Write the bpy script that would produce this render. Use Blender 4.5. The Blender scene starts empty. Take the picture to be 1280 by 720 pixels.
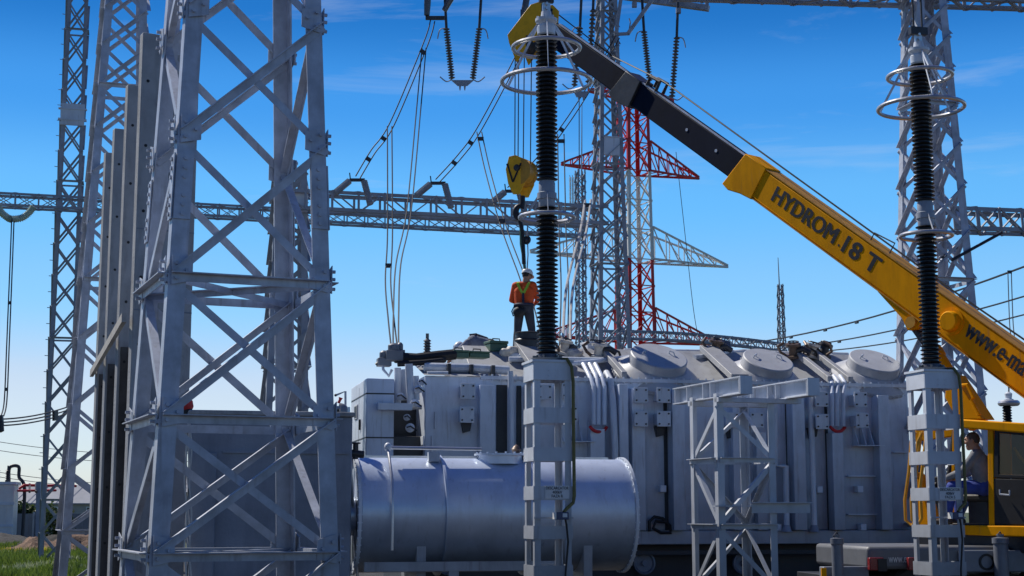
# Substation scene: transformer being rigged by a truck crane, seen from the yard
SKY_STR = .13
SUN_STR = 5.0
SKY_DUST = .3
SKY_RAMP = [(0.0, (.62, .7, .95)), (.03, (.7, .75, .93)), (.078, (.8, .77, .88)), (.141, (.5, .8, .99)), (.203, (.35, .8, 1.06)), (.264, (.17, .6, .98)), (.323, (.06, .38, .74)), (.42, (.045, .26, .7)), (.6, (.045, .18, .56)), (1.0, (.055, .18, .52))]
CLOUD = (4.6, 5.4, 6.4)
SKY_BACK = .72
import bpy, math, random
from mathutils import Vector, Matrix, noise
random.seed(7)
R = math.radians
V3 = Vector
scene = bpy.context.scene
C = scene.collection

# ------------------------------------------------------------------ camera model used to lay the place out in metres
F, CX, CY, HZ, CAMZ = 1900.0, 640.0, 360.0, 640.0, 1.7
al = math.atan((HZ - CY) / F); ca, sa = math.cos(al), math.sin(al)
EYE = V3((0, 0, CAMZ))
def ray(px, py):
    x = (px - CX) / F; y = (CY - py) / F
    return V3((x, ca - y * sa, sa + y * ca))
def P(px, py, d):
    r = ray(px, py); return EYE + r * (d / r.y)
def PL(px, py, o, a):
    n = V3((math.sin(a), -math.cos(a), 0)); r = ray(px, py)
    return EYE + r * (n.dot(V3(o) - EYE) / n.dot(r))

# ------------------------------------------------------------------ materials
def new_mat(name):
    m = bpy.data.materials.new(name); m.use_nodes = True
    nt = m.node_tree; b = nt.nodes['Principled BSDF']
    return m, nt, b
def mat(name, col, rough=.5, metal=0.0, var=.15, scale=3.0, dirt=0.0, dirtcol=(.06, .05, .04), bump=0.0, bscale=40.0, streak=0.0, spec=.5, coat=0.0, low_shade=None, rust=0.0):
    m, nt, b = new_mat(name); N = nt.nodes; L = nt.links
    tc = N.new('ShaderNodeTexCoord'); 
    n1 = N.new('ShaderNodeTexNoise'); n1.inputs['Scale'].default_value = scale; n1.inputs['Detail'].default_value = 6; n1.inputs['Roughness'].default_value = .62
    L.new(tc.outputs['Object'], n1.inputs['Vector'])
    r1 = N.new('ShaderNodeValToRGB'); e = r1.color_ramp.elements
    e[0].position = .3; e[1].position = .7
    e[0].color = tuple(max(0, c * (1 - var)) for c in col) + (1,); e[1].color = tuple(min(1, c * (1 + var)) for c in col) + (1,)
    L.new(n1.outputs['Fac'], r1.inputs['Fac']); out = r1.outputs['Color']
    if dirt > 0:
        mp = N.new('ShaderNodeMapping'); mp.inputs['Scale'].default_value = (1, 1, .22 if streak else 1)
        L.new(tc.outputs['Object'], mp.inputs['Vector'])
        n2 = N.new('ShaderNodeTexNoise'); n2.inputs['Scale'].default_value = scale * 2.3; n2.inputs['Detail'].default_value = 8; n2.inputs['Roughness'].default_value = .7
        L.new(mp.outputs['Vector'], n2.inputs['Vector'])
        r2 = N.new('ShaderNodeValToRGB'); r2.color_ramp.elements[0].position = .5; r2.color_ramp.elements[1].position = .78
        r2.color_ramp.elements[0].color = (0, 0, 0, 1); r2.color_ramp.elements[1].color = (dirt, dirt, dirt, 1)
        L.new(n2.outputs['Fac'], r2.inputs['Fac'])
        mx = N.new('ShaderNodeMix'); mx.data_type = 'RGBA'
        L.new(r2.outputs['Color'], mx.inputs['Factor']); L.new(out, mx.inputs['A']); mx.inputs['B'].default_value = dirtcol + (1,)
        out = mx.outputs['Result']
    if rust > 0:   # thin rusty runs below joints and bolts
        m5 = N.new('ShaderNodeMapping'); m5.inputs['Scale'].default_value = (9, 9, .7); L.new(tc.outputs['Object'], m5.inputs['Vector'])
        n5 = N.new('ShaderNodeTexNoise'); n5.inputs['Scale'].default_value = 1.6; n5.inputs['Detail'].default_value = 6; L.new(m5.outputs['Vector'], n5.inputs['Vector'])
        r5 = N.new('ShaderNodeValToRGB'); r5.color_ramp.elements[0].position = .6; r5.color_ramp.elements[1].position = .75; r5.color_ramp.elements[1].color = (rust, rust, rust, 1); L.new(n5.outputs['Fac'], r5.inputs['Fac'])
        x5 = N.new('ShaderNodeMix'); x5.data_type = 'RGBA'; L.new(r5.outputs['Color'], x5.inputs['Factor']); L.new(out, x5.inputs['A']); x5.inputs['B'].default_value = (.16, .12, .1, 1); out = x5.outputs['Result']
    if low_shade:  # shade painted into the base colour: darker towards the bottom, slightly mottled
        z0, z1, k0, k1 = low_shade
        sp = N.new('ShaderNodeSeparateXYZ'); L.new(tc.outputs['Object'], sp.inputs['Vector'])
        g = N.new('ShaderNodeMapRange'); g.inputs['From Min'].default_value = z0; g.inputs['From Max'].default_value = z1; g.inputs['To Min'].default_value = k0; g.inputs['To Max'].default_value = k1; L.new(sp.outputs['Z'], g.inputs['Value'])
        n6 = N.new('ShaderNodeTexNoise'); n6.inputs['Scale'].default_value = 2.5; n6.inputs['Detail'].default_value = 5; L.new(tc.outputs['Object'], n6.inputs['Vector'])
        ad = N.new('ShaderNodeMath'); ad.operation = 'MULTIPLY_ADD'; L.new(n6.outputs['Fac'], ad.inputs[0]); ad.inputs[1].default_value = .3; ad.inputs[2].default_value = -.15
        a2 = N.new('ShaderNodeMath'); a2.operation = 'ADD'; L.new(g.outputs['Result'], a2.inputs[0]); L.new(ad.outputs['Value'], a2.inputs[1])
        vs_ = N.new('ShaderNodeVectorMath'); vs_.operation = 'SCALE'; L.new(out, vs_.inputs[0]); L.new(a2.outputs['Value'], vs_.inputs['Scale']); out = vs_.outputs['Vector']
    L.new(out, b.inputs['Base Color'])
    n3 = N.new('ShaderNodeTexNoise'); n3.inputs['Scale'].default_value = scale * 5; n3.inputs['Detail'].default_value = 4
    L.new(tc.outputs['Object'], n3.inputs['Vector'])
    mr = N.new('ShaderNodeMapRange'); mr.inputs['To Min'].default_value = max(.03, rough - .12); mr.inputs['To Max'].default_value = min(1, rough + .12)
    L.new(n3.outputs['Fac'], mr.inputs['Value']); L.new(mr.outputs['Result'], b.inputs['Roughness'])
    b.inputs['Metallic'].default_value = metal
    b.inputs['Specular IOR Level'].default_value = spec
    b.inputs['Coat Weight'].default_value = coat
    if bump > 0:
        n4 = N.new('ShaderNodeTexNoise'); n4.inputs['Scale'].default_value = bscale; n4.inputs['Detail'].default_value = 5
        L.new(tc.outputs['Object'], n4.inputs['Vector'])
        bp = N.new('ShaderNodeBump'); bp.inputs['Strength'].default_value = bump; bp.inputs['Distance'].default_value = .02
        L.new(n4.outputs['Fac'], bp.inputs['Height']); L.new(bp.outputs['Normal'], b.inputs['Normal'])
    return m
M = {}
M['galv'] = mat('galvanised_steel', (.49, .53, .625), .5, .1, .24, 4.5, .35, (.24, .24, .25), streak=1, rust=.4, low_shade=(.6, 3.6, .62, 1.0))
M['galv_far'] = mat('weathered_lattice_steel', (.3, .335, .4), .55, .1, .18, 1.2, .25, (.15, .15, .16))
M['galv_white'] = mat('pale_painted_steel', (.64, .69, .78), .45, .0, .08, 3.0, .3, (.25, .24, .23), streak=1, low_shade=(.9, 3.6, .42, 1.1), rust=.3)
M['bolt'] = mat('bolt_steel', (.6, .61, .63), .35, .6, .1, 9)
M['tank'] = mat('blue_grey_paint', (.64, .705, .82), .36, .0, .09, 1.5, .5, (.22, .22, .24), streak=1, bump=.02, bscale=6, low_shade=(1.2, 4.0, .45, 1.12), rust=.45)
M['tank_roof'] = mat('dimmed_roof_paint', (.33, .345, .375), .5, 0, .14, 2.0, .5, (.16, .155, .15), bump=.03, bscale=8, rust=.4)  # same paint as the tank, coloured darker to dim the sunlit roof
M['lid_paint'] = mat('lid_paint', (.46, .48, .52), .42, 0, .09, 2.0, .35, (.22, .21, .2), bump=.02, bscale=8, rust=.25)
M['tank_light'] = mat('pale_grey_paint', (.64, .69, .77), .4, .0, .08, 2.2, .35, (.22, .21, .21), streak=1, rust=.35)
M['tank_dark'] = mat('dark_paint_and_gap_shade', (.03, .034, .042), .5, .1, .2, 2.0, .2)  # dark paint, also standing in for shade in the rib gaps
M['vessel'] = mat('glossy_blue_grey_paint', (.6, .68, .82), .34, .3, .08, 1.6, .35, (.3, .32, .36), streak=1, bump=.015, bscale=3, coat=.1, low_shade=(.9, 2.0, .32, 1.05), rust=.25)
M['concrete'] = mat('weathered_concrete', (.38, .395, .415), .85, 0, .22, 1.6, .75, (.1, .095, .088), bump=.25, bscale=30, streak=1)
M['slab_shade'] = mat('brown_slab_shade', (.1, .093, .088), .9, 0, .3, 2.5, .6, (.03, .028, .026), streak=1, bump=.3)  # dark tone standing in for shade on the lower slabs
M['concrete_light'] = mat('clean_concrete', (.4, .385, .365), .85, 0, .15, 2, .4, (.2, .19, .18), bump=.2)
M['concrete_dark'] = mat('dark_concrete', (.24, .27, .33), .85, 0, .22, 1.0, .5, (.09, .09, .1), bump=.25, bscale=25, streak=1)  # plain darker blue-grey concrete
M['shed'] = mat('black_silicone', (.014, .014, .016), .32, 0, .3, 5, .35, (.075, .07, .065))
M['alu'] = mat('brushed_aluminium', (.62, .63, .65), .36, .75, .07, 5)
M['yellow'] = mat('crane_yellow_paint', (.84, .35, .002), .6, 0, .1, 1.6, .5, (.32, .12, .005), streak=1, spec=.06, bump=.02, bscale=5, rust=.3)
M['yellow_bright'] = mat('bright_yellow_paint', (.9, .47, .012), .45, 0, .1, 4, .4, (.3, .13, .01), spec=.3)
M['yellow_dark'] = mat('worn_yellow_paint', (.55, .27, .02), .5, 0, .2, 3, .45, (.1, .06, .02))
M['boomblack'] = mat('dark_boom_paint', (.002, .007, .024), .7, 0, .25, 1.5, .3, (.014, .02, .03), streak=1, spec=.12)
M['black'] = mat('black_rubber', (.014, .014, .016), .6, 0, .25, 5)
M['darksteel'] = mat('oily_dark_steel', (.05, .052, .06), .45, .4, .3, 4)
M['ink'] = mat('dark_blue_lettering', (.008, .01, .02), .55, 0, .1, 4)
M['red'] = mat('red_paint', (.6, .026, .03), .5, 0, .15, 2, .2, (.2, .03, .03))
M['redlamp'] = mat('red_lamp_plastic', (.2, .02, .022), .25, 0, .12, 12)
M['white'] = mat('white_paint', (.74, .74, .73), .45, 0, .06, 2, .2, (.4, .38, .35))
M['porcelain'] = mat('grey_porcelain', (.11, .115, .13), .25, 0, .12, 5)
M['glass_ins'] = mat('pale_green_glass', (.5, .6, .52), .15, 0, .1, 8)
M['cable'] = mat('stranded_aluminium', (.035, .038, .048), .6, .1, .15, 20)
M['cable_pale'] = mat('pale_flexible_lead', (.5, .5, .5), .5, .2, .12, 10)
M['earth'] = mat('yellow_green_insulation', (.14, .125, .03), .5, 0, .3, 14, .4, (.05, .14, .03))
M['hose'] = mat('orange_hose', (.7, .33, .02), .45, 0, .12, 6)
M['sign'] = mat('pale_sign_plate', (.66, .67, .7), .45, 0, .06, 6, .25, (.3, .29, .28))
M['navy'] = mat('navy_plastic', (.02, .035, .11), .35, 0, .15, 10)
M['screen'] = mat('pale_display', (.55, .6, .65), .3, 0, .1, 20)
M['green'] = mat('green_enamel', (.06, .13, .09), .5, 0, .25, 5, .3)
M['copper'] = mat('dull_copper_fitting', (.13, .09, .07), .5, .3, .3, 12, .3)
M['plastic_wrap'] = mat('crumpled_pale_wrap', (.6, .57, .53), .5, 0, .2, 12, .3, (.3, .22, .16), bump=.5, bscale=25)
M['skin'] = mat('skin', (.42, .23, .16), .5, 0, .1, 20)
M['skin_dark'] = mat('tanned_skin', (.25, .13, .085), .5, 0, .1, 20)
M['orange'] = mat('hi_vis_orange_cloth', (.66, .085, .014), .8, 0, .2, 9, bump=.4, bscale=14)
M['jeans'] = mat('dark_work_cloth', (.045, .05, .07), .85, 0, .25, 9, bump=.5, bscale=16)
M['blue_cloth'] = mat('blue_overall_cloth', (.03, .06, .3), .8, 0, .25, 9, bump=.5, bscale=16)
M['grey_cloth'] = mat('grey_jersey', (.2, .21, .23), .85, 0, .2, 8, bump=.5, bscale=14)
M['paleblue_cloth'] = mat('pale_blue_shirt', (.15, .17, .24), .85, 0, .3, 8, bump=.5, bscale=14)
M['strap'] = mat('lime_webbing', (.32, .55, .05), .7, 0, .2, 20)
M['strap_dark'] = mat('navy_webbing', (.02, .025, .06), .7, 0, .2, 20)
M['hair'] = mat('dark_hair', (.03, .024, .02), .7, 0, .3, 40, bump=.6, bscale=120)
M['hair_grey'] = mat('greying_hair', (.09, .08, .075), .7, 0, .3, 40, bump=.6, bscale=120)
M['leather'] = mat('boot_leather', (.05, .035, .025), .6, 0, .3, 10)
M['eye'] = mat('eye_white', (.7, .69, .66), .2, 0, .02, 10)
M['roof'] = mat('pale_metal_roof', (.3, .32, .36), .5, .1, .12, .5, .3, (.25, .22, .2))
M['wall'] = mat('plastered_wall', (.42, .4, .38), .8, 0, .1, .8, .3, (.2, .19, .18))
M['fence'] = mat('blue_grey_sheet', (.16, .19, .25), .5, .1, .15, .6, .3)
M['bark'] = mat('bark', (.09, .07, .05), .9, 0, .3, 8, bump=.6, bscale=30)
M['tyre'] = mat('tyre_rubber', (.02, .02, .021), .75, 0, .2, 8, .3, (.08, .07, .06))
M['chassis'] = mat('grey_chassis_paint', (.16, .18, .22), .45, .1, .15, 2, .4, (.07, .065, .06))
M['hood'] = mat('worn_pale_hood_paint', (.13, .14, .16), .5, .05, .12, 2, .4, (.14, .13, .12))
def leafmat(name, c1, c2):
    m, nt, b = new_mat(name); N = nt.nodes; L = nt.links
    g = N.new('ShaderNodeNewGeometry'); r = N.new('ShaderNodeValToRGB')
    r.color_ramp.elements[0].color = c1 + (1,); r.color_ramp.elements[1].color = c2 + (1,)
    L.new(g.outputs['Random Per Island'], r.inputs['Fac']); L.new(r.outputs['Color'], b.inputs['Base Color'])
    b.inputs['Roughness'].default_value = .6
    tr = N.new('ShaderNodeBsdfTranslucent'); L.new(r.outputs['Color'], tr.inputs['Color'])
    mx = N.new('ShaderNodeMixShader'); mx.inputs['Fac'].default_value = .4
    L.new(b.outputs['BSDF'], mx.inputs[1]); L.new(tr.outputs['BSDF'], mx.inputs[2])
    L.new(mx.outputs['Shader'], N['Material Output'].inputs['Surface'])
    return m
M['leaf'] = leafmat('bush_leaves', (.02, .035, .012), (.07, .11, .03))
M['grass'] = leafmat('grass_blades', (.06, .12, .015), (.2, .27, .045))
M['weed'] = leafmat('pale_weeds', (.25, .3, .16), (.45, .5, .3))
M['flower'] = leafmat('yellow_flowers', (.5, .42, .01), (.7, .6, .03))
# glass
def glassmat():
    m, nt, b = new_mat('cab_glass'); N = nt.nodes; L = nt.links
    t = N.new('ShaderNodeBsdfTransparent'); t.inputs['Color'].default_value = (.62, .66, .68, 1)
    gl = N.new('ShaderNodeBsdfGlossy'); gl.inputs['Roughness'].default_value = .04
    fr = N.new('ShaderNodeFresnel'); fr.inputs['IOR'].default_value = 1.5
    mx = N.new('ShaderNodeMixShader'); L.new(fr.outputs['Fac'], mx.inputs['Fac'])
    L.new(t.outputs['BSDF'], mx.inputs[1]); L.new(gl.outputs['BSDF'], mx.inputs[2])
    L.new(mx.outputs['Shader'], N['Material Output'].inputs['Surface'])
    return m
M['glass'] = glassmat()

# ------------------------------------------------------------------ mesh builder
def basis(axis, up=V3((0, 0, 1))):
    z = V3(axis).normalized(); up = V3(up)
    if abs(z.dot(up.normalized())) > .995: up = V3((0, 1, 0)) if abs(z.y) < .9 else V3((1, 0, 0))
    x = up.cross(z).normalized(); y = z.cross(x)
    return x, y, z
class MB:
    def __init__(s): s.v = []; s.f = []
    def add(s, vs, fs):
        n = len(s.v); s.v += [V3(p) for p in vs]; s.f += [tuple(i + n for i in f) for f in fs]; return s
    def boxf(s, o, a, b, c):
        o, a, b, c = V3(o), V3(a), V3(b), V3(c)
        if a.cross(b).dot(c) < 0: a, b = b, a
        return s.add([o, o + a, o + a + b, o + b, o + c, o + a + c, o + a + b + c, o + b + c],
                     [(0, 3, 2, 1), (4, 5, 6, 7), (0, 1, 5, 4), (1, 2, 6, 5), (2, 3, 7, 6), (3, 0, 4, 7)])
    def box(s, x0, x1, y0, y1, z0, z1):
        return s.boxf((x0, y0, z0), (x1 - x0, 0, 0), (0, y1 - y0, 0), (0, 0, z1 - z0))
    def bar(s, p, q, w, h, up=(0, 0, 1)):
        p, q = V3(p), V3(q); x, y, z = basis(q - p, up)
        return s.boxf(p - x * w / 2 - y * h / 2, x * w, y * h, q - p)
    def sect(s, p, q, pts, e1, e2):
        p, q = V3(p), V3(q); n = len(pts)
        z = (q - p).normalized(); e1 = V3(e1); e1 = (e1 - z * e1.dot(z)).normalized(); e2 = V3(e2); e2 = e2 - z * e2.dot(z) - e1 * e2.dot(e1)
        e2 = e2.normalized()
        if e1.cross(e2).dot(z) < 0: pts = pts[::-1]
        vs = [p + e1 * a + e2 * b for a, b in pts] + [q + e1 * a + e2 * b for a, b in pts]
        fs = [tuple(range(n))[::-1], tuple(range(n, 2 * n))] + [(i, (i + 1) % n, (i + 1) % n + n, i + n) for i in range(n)]
        return s.add(vs, fs)
    def angle(s, p, q, a, t, e1, e2):
        return s.sect(p, q, [(0, 0), (a, 0), (a, t), (t, t), (t, a), (0, a)], e1, e2)
    def ibeam(s, p, q, w, h, t, e1, e2):
        W, H = w / 2, h / 2; T = t / 2
        return s.sect(p, q, [(-W, -H), (W, -H), (W, -H + t), (T, -H + t), (T, H - t), (W, H - t), (W, H), (-W, H), (-W, H - t), (-T, H - t), (-T, -H + t), (-W, -H + t)], e1, e2)
    def ring(s, c, x, y, r, n): return [c + x * (r * math.cos(2 * math.pi * i / n)) + y * (r * math.sin(2 * math.pi * i / n)) for i in range(n)]
    def tube(s, p, q, r, r2=None, n=10):
        return s.lathe([(0, 0), (r, 0), (r if r2 is None else r2, (V3(q) - V3(p)).length), (0, (V3(q) - V3(p)).length)], p, V3(q) - V3(p), n)
    def lathe(s, prof, o, axis=(0, 0, 1), n=24):
        o = V3(o); x, y, z = basis(axis); vs = []; fs = []; idx = []
        for r, h in prof:
            if r < 1e-6: idx.append((len(vs), 1)); vs.append(o + z * h)
            else: idx.append((len(vs), n)); vs += s.ring(o + z * h, x, y, r, n)
        for (a, na), (b, nb) in zip(idx, idx[1:]):
            for i in range(n):
                j = (i + 1) % n
                if na == 1 and nb == 1: continue
                if na == 1: fs.append((a, b + j, b + i))
                elif nb == 1: fs.append((a + i, a + j, b))
                else: fs.append((a + i, a + j, b + j, b + i))
        return s.add(vs, fs)
    def path(s, pts, r, n=6, closed=False, caps=True):
        pts = [V3(p) for p in pts]; m = len(pts); vs = []; fs = []
        t0 = (pts[1] - pts[0]).normalized(); x, y, _ = basis(t0)
        for i, p in enumerate(pts):
            if closed: t = (pts[(i + 1) % m] - pts[i - 1]).normalized()
            else: t = (pts[min(i + 1, m - 1)] - pts[max(i - 1, 0)]).normalized()
            x = (x - t * x.dot(t)).normalized(); y = t.cross(x)
            rr = r[i] if isinstance(r, (list, tuple)) else r
            vs += s.ring(p, x, y, rr, n)
        for i in range(m if closed else m - 1):
            a = i * n; b = ((i + 1) % m) * n
            for k in range(n): fs.append((a + k, a + (k + 1) % n, b + (k + 1) % n, b + k))
        if not closed and caps: fs += [tuple(range(n))[::-1], tuple(range((m - 1) * n, m * n))]
        return s.add(vs, fs)
    def torus(s, o, axis, Rr, r, n=48, m=8):
        x, y, z = basis(axis); return s.path(s.ring(V3(o), x, y, Rr, n), r, m, True)
    def bolt(s, p, nrm, r=.014, h=.012): return s.lathe([(r, 0), (r, h), (0, h)], p, nrm, 6)
    def prism(s, pts, ext):
        pts = [V3(p) for p in pts]; ext = V3(ext); n = len(pts)
        nr = V3((0, 0, 0))
        for i in range(n): nr += (pts[i] - pts[0]).cross(pts[(i + 1) % n] - pts[0])
        if nr.dot(ext) < 0: pts = pts[::-1]
        return s.add(pts + [p + ext for p in pts], [tuple(range(n))[::-1], tuple(range(n, 2 * n))] + [(i, (i + 1) % n, (i + 1) % n + n, i + n) for i in range(n)])
    def ell(s, c, rad, n=12, m=8, rot=None):
        c = V3(c); vs = []; fs = []
        for j in range(m + 1):
            t = math.pi * j / m
            for i in range(n):
                a = 2 * math.pi * i / n
                p = V3((rad[0] * math.sin(t) * math.cos(a), rad[1] * math.sin(t) * math.sin(a), rad[2] * math.cos(t)))
                vs.append(c + (rot @ p if rot else p))
        for j in range(m):
            for i in range(n):
                k = (i + 1) % n
                if j == 0: fs.append((i, (j + 1) * n + i, (j + 1) * n + k))
                elif j == m - 1: fs.append((j * n + i, (j + 1) * n + i, j * n + k))
                else: fs.append((j * n + i, (j + 1) * n + i, (j + 1) * n + k, j * n + k))
        return s.add(vs, fs)
    def build(s, name, m, parent=None, local=False, bevel=0, sharp=35, kind=None, label=None):
        vs = s.v
        mw = WM.get(parent.name) if parent else None
        if parent:
            if not local:
                inv = mw.inverted(); vs = [inv @ v for v in vs]
        else:
            cx = sum(v.x for v in vs) / len(vs); cy = sum(v.y for v in vs) / len(vs); cz = min(v.z for v in vs); o = V3((cx, cy, cz))
            vs = [v - o for v in vs]; mw = Matrix.Translation(o)
        me = bpy.data.meshes.new(name); me.from_pydata([tuple(v) for v in vs], [], s.f); me.update()
        me.polygons.foreach_set('use_smooth', [True] * len(me.polygons)); me.set_sharp_from_angle(angle=R(sharp))
        me.materials.append(m if not isinstance(m, str) else M[m])
        ob = bpy.data.objects.new(name, me); C.objects.link(ob)
        if parent: ob.parent = parent
        else: ob.location = o
        WM[ob.name] = mw
        if bevel:
            md = ob.modifiers.new('bevel', 'BEVEL'); md.width = bevel; md.segments = 2; md.limit_method = 'ANGLE'
        if kind: ob['kind'] = kind
        if label: ob['label'] = label
        return ob
WM = {}
def tag(o, label, cat, group=None, kind=None):
    o['label'] = label; o['category'] = cat
    if group: o['group'] = group
    if kind: o['kind'] = kind
    return o
def thing(name, label, cat, loc=(0, 0, 0), rz=0.0, group=None):
    o = bpy.data.objects.new(name, None); C.objects.link(o); o.empty_display_size = .2
    o.location = loc; o.rotation_euler = (0, 0, rz)
    WM[o.name] = Matrix.Translation(V3(loc)) @ Matrix.Rotation(rz, 4, 'Z')
    return tag(o, label, cat, group)
def struct(mb, name, m, **k):
    o = mb.build(name, m, **k); o['kind'] = 'structure'; return o
def dup(root, loc, rz=None, label=None):
    r = root.copy(); C.objects.link(r); r.location = loc
    if rz is not None: r.rotation_euler = (0, 0, rz)
    WM[r.name] = Matrix.Translation(V3(loc)) @ Matrix.Rotation(r.rotation_euler.z, 4, 'Z')
    if label: r['label'] = label
    def kids(a, b):
        for ch in [o for o in C.objects if o.parent == a]:
            c = ch.copy(); C.objects.link(c); c.parent = b; WM[c.name] = WM[r.name]; kids(ch, c)
    kids(root, r)
    return r

# meshes that need evaluation are made while the scene is still empty
def evaluated(ob):
    C.objects.link(ob); dg = bpy.context.evaluated_depsgraph_get(); dg.update()
    me = bpy.data.meshes.new_from_object(ob.evaluated_get(dg)); C.objects.unlink(ob); bpy.data.objects.remove(ob)
    return me
def text_mesh(txt, width, height, ext=.0012, bold=0.0, line=1.0):
    """lettering lying in x (reading direction) and z (up), centred, scaled to fit width and height"""
    cu = bpy.data.curves.new('lettering', 'FONT'); cu.body = txt; cu.align_x = 'CENTER'; cu.align_y = 'CENTER'; cu.size = 1; cu.extrude = .01; cu.resolution_u = 3; cu.offset = bold; cu.space_line = line
    me = evaluated(bpy.data.objects.new('lettering', cu))
    xs = [v.co.x for v in me.vertices]; ys = [v.co.y for v in me.vertices]
    sx = width / (max(xs) - min(xs)); sy = height / (max(ys) - min(ys)); mx = (max(xs) + min(xs)) / 2; my = (max(ys) + min(ys)) / 2
    vs = [V3(((v.co.x - mx) * sx, -v.co.z * ext / .01, (v.co.y - my) * sy)) for v in me.vertices]
    return vs, [tuple(p.vertices) for p in me.polygons]
def blob(parts, voxel=.008, smooth=2):
    mb = MB()
    for pt in parts:
        if pt[0] == 'c':
            _, p, q, r1, r2 = pt; p, q = V3(p), V3(q); L = (q - p).length
            mb.ell(p, (r1,) * 3, 14, 10); mb.ell(q, (r2,) * 3, 14, 10)
            if L > 1e-4: mb.lathe([(0, 0), (r1, 0), (r2, L), (0, L)], p, q - p, 16)
        else:
            mb.ell(pt[1], pt[2], 18, 12, pt[3] if len(pt) > 3 else None)
    me = bpy.data.meshes.new('blob'); me.from_pydata([tuple(v) for v in mb.v], [], mb.f); me.update()
    ob = bpy.data.objects.new('blob', me)
    md = ob.modifiers.new('r', 'REMESH'); md.mode = 'VOXEL'; md.voxel_size = voxel
    ms = ob.modifiers.new('s', 'SMOOTH'); ms.iterations = smooth; ms.factor = .5
    r = evaluated(ob)
    return [v.co.copy() for v in r.vertices], [tuple(p.vertices) for p in r.polygons]
# ------------------------------------------------------------------ people (built first, while the scene is empty)
def lerp(a, b, t): return V3(a) + (V3(b) - V3(a)) * t
def figure(J, sleeve=1.0, sleeve_r=.014):
    """returns vertex/face lists for body, shirt, trousers, boots of one posed figure"""
    J = {k: V3(v) for k, v in J.items()}
    def torso(g):
        p, c, sl, sr = J['pel'], J['ch'], J['sL'], J['sR']; ax = (J['hR'] - J['hL']).normalized(); sx = (sr - sl).normalized()
        o = []
        for sg in (-1, 1):
            o.append(('c', p + ax * sg * .06, c + sx * sg * .085, .115 + g, .125 + g))
        o.append(('c', p, c, .12 + g, .125 + g)); o.append(('c', lerp(sl, sr, .08), lerp(sl, sr, .92), .066 + g, .066 + g))
        o.append(('c', c, J['nk'], .1 + g, .062 + g * .5)); return o
    def hips(g): 
        ax = (J['hR'] - J['hL']).normalized(); return [('c', J['pel'] - ax * .06, J['pel'] + ax * .06, .125 + g, .125 + g)]
    def arm(s, g, upto=1.0):
        a, e, w = J['s' + s], J['e' + s], J['w' + s]
        o = [('c', a, e, .056 + g, .043 + g)]
        if upto > .5: o.append(('c', e, lerp(e, w, (upto - .5) * 2), .043 + g, .043 - .012 * (upto - .5) * 2 + g))
        return o
    def leg(s, g):
        h, k, a = J['h' + s], J['k' + s], J['a' + s]
        return [('c', h, k, .092 + g, .062 + g), ('c', k, lerp(k, a, .35), .06 + g, .06 + g), ('c', lerp(k, a, .35), a, .06 + g, .044 + g)]
    def foot(s, g):
        a, t = J['a' + s], J['t' + s]; d = (t - a); d.z = 0; d.normalize()
        heel = a - d * .04 + V3((0, 0, -.045)); return [('c', heel, t, .042 + g, .036 + g), ('c', a, heel, .044 + g, .042 + g)]
    def hand(s):
        w, h = J['w' + s], J['f' + s]; d = (h - w).normalized(); sd = V3(J.get('palm' + s, (0, 0, 1)))
        sd = (sd - d * sd.dot(d)).normalized(); nr = d.cross(sd)
        o = [('c', w, w + d * .03, .029, .03)]
        for i, k in enumerate((-1.5, -.5, .5, 1.5)):
            b = w + d * .085 + sd * k * .019; o.append(('c', w + d * .02 + sd * k * .012, b, .017, .014))
            L = (.062, .072, .068, .052)[i]; m = b + d * L * .5 + nr * .008; o.append(('c', b, m, .0105, .0095)); o.append(('c', m, m + (d * .75 + nr * .65).normalized() * L * .5, .0095, .008))
        tb = w + d * .03 - sd * .03; tm = tb + (d * .7 - sd * .7).normalized() * .04; o += [('c', tb, tm, .0135, .0115), ('c', tm, tm + (d * .95 - sd * .2 + nr * .2).normalized() * .032, .0115, .0095)]
        return o
    fd = J['face'].normalized(); up = J['hup'].normalized(); rx = fd.cross(up).normalized(); up = rx.cross(fd)
    rot = Matrix((rx, fd, up)).transposed(); hd = J['hd']; H = lambda x, y, z: hd + rot @ V3((x, y, z))
    head = [('e', hd, (.076, .096, .112), rot), ('c', H(0, .045, -.075), H(0, .06, -.09), .047, .036), ('c', H(0, .092, .012), H(0, .112, -.02), .012, .016),
            ('c', H(-.03, .088, -.002), H(-.045, .078, -.02), .02, .02), ('c', H(.03, .088, -.002), H(.045, .078, -.02), .02, .02),
            ('c', H(-.02, .09, -.063), H(.02, .09, -.063), .0085, .0085), ('c', H(-.03, .085, .035), H(.03, .085, .035), .017, .017),
            ('e', H(-.078, -.005, -.005), (.012, .022, .033), rot), ('e', H(.078, -.005, -.005), (.012, .022, .033), rot),
            ('c', J['nk'] - (hd - J['nk']).normalized() * .05, H(0, -.02, -.07), .06, .054)]
    body = torso(0) + hips(0) + head
    for s in 'LR': body += arm(s, 0) + leg(s, 0) + foot(s, -.008) + hand(s)
    sh = torso(sleeve_r); tr = hips(.018)
    sh = [p if i != 4 else ('c', J['ch'], lerp(J['ch'], J['nk'], .75), .11, .078) for i, p in enumerate(sh)]
    for s in 'LR': sh += arm(s, sleeve_r, sleeve); tr += leg(s, .018)
    bt = foot('L', .008) + foot('R', .008)
    eyes = [H(-.031, .087, .013), H(.031, .087, .013)]
    hair = [('e', H(0, -.014, .022), (.083, .098, .102), rot)]
    return dict(body=blob(body, .008), shirt=blob(sh, .011), trousers=blob(tr, .011), boots=blob(bt, .011), H=H, rot=rot, eyes=eyes, hair=hair, J=J)

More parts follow.
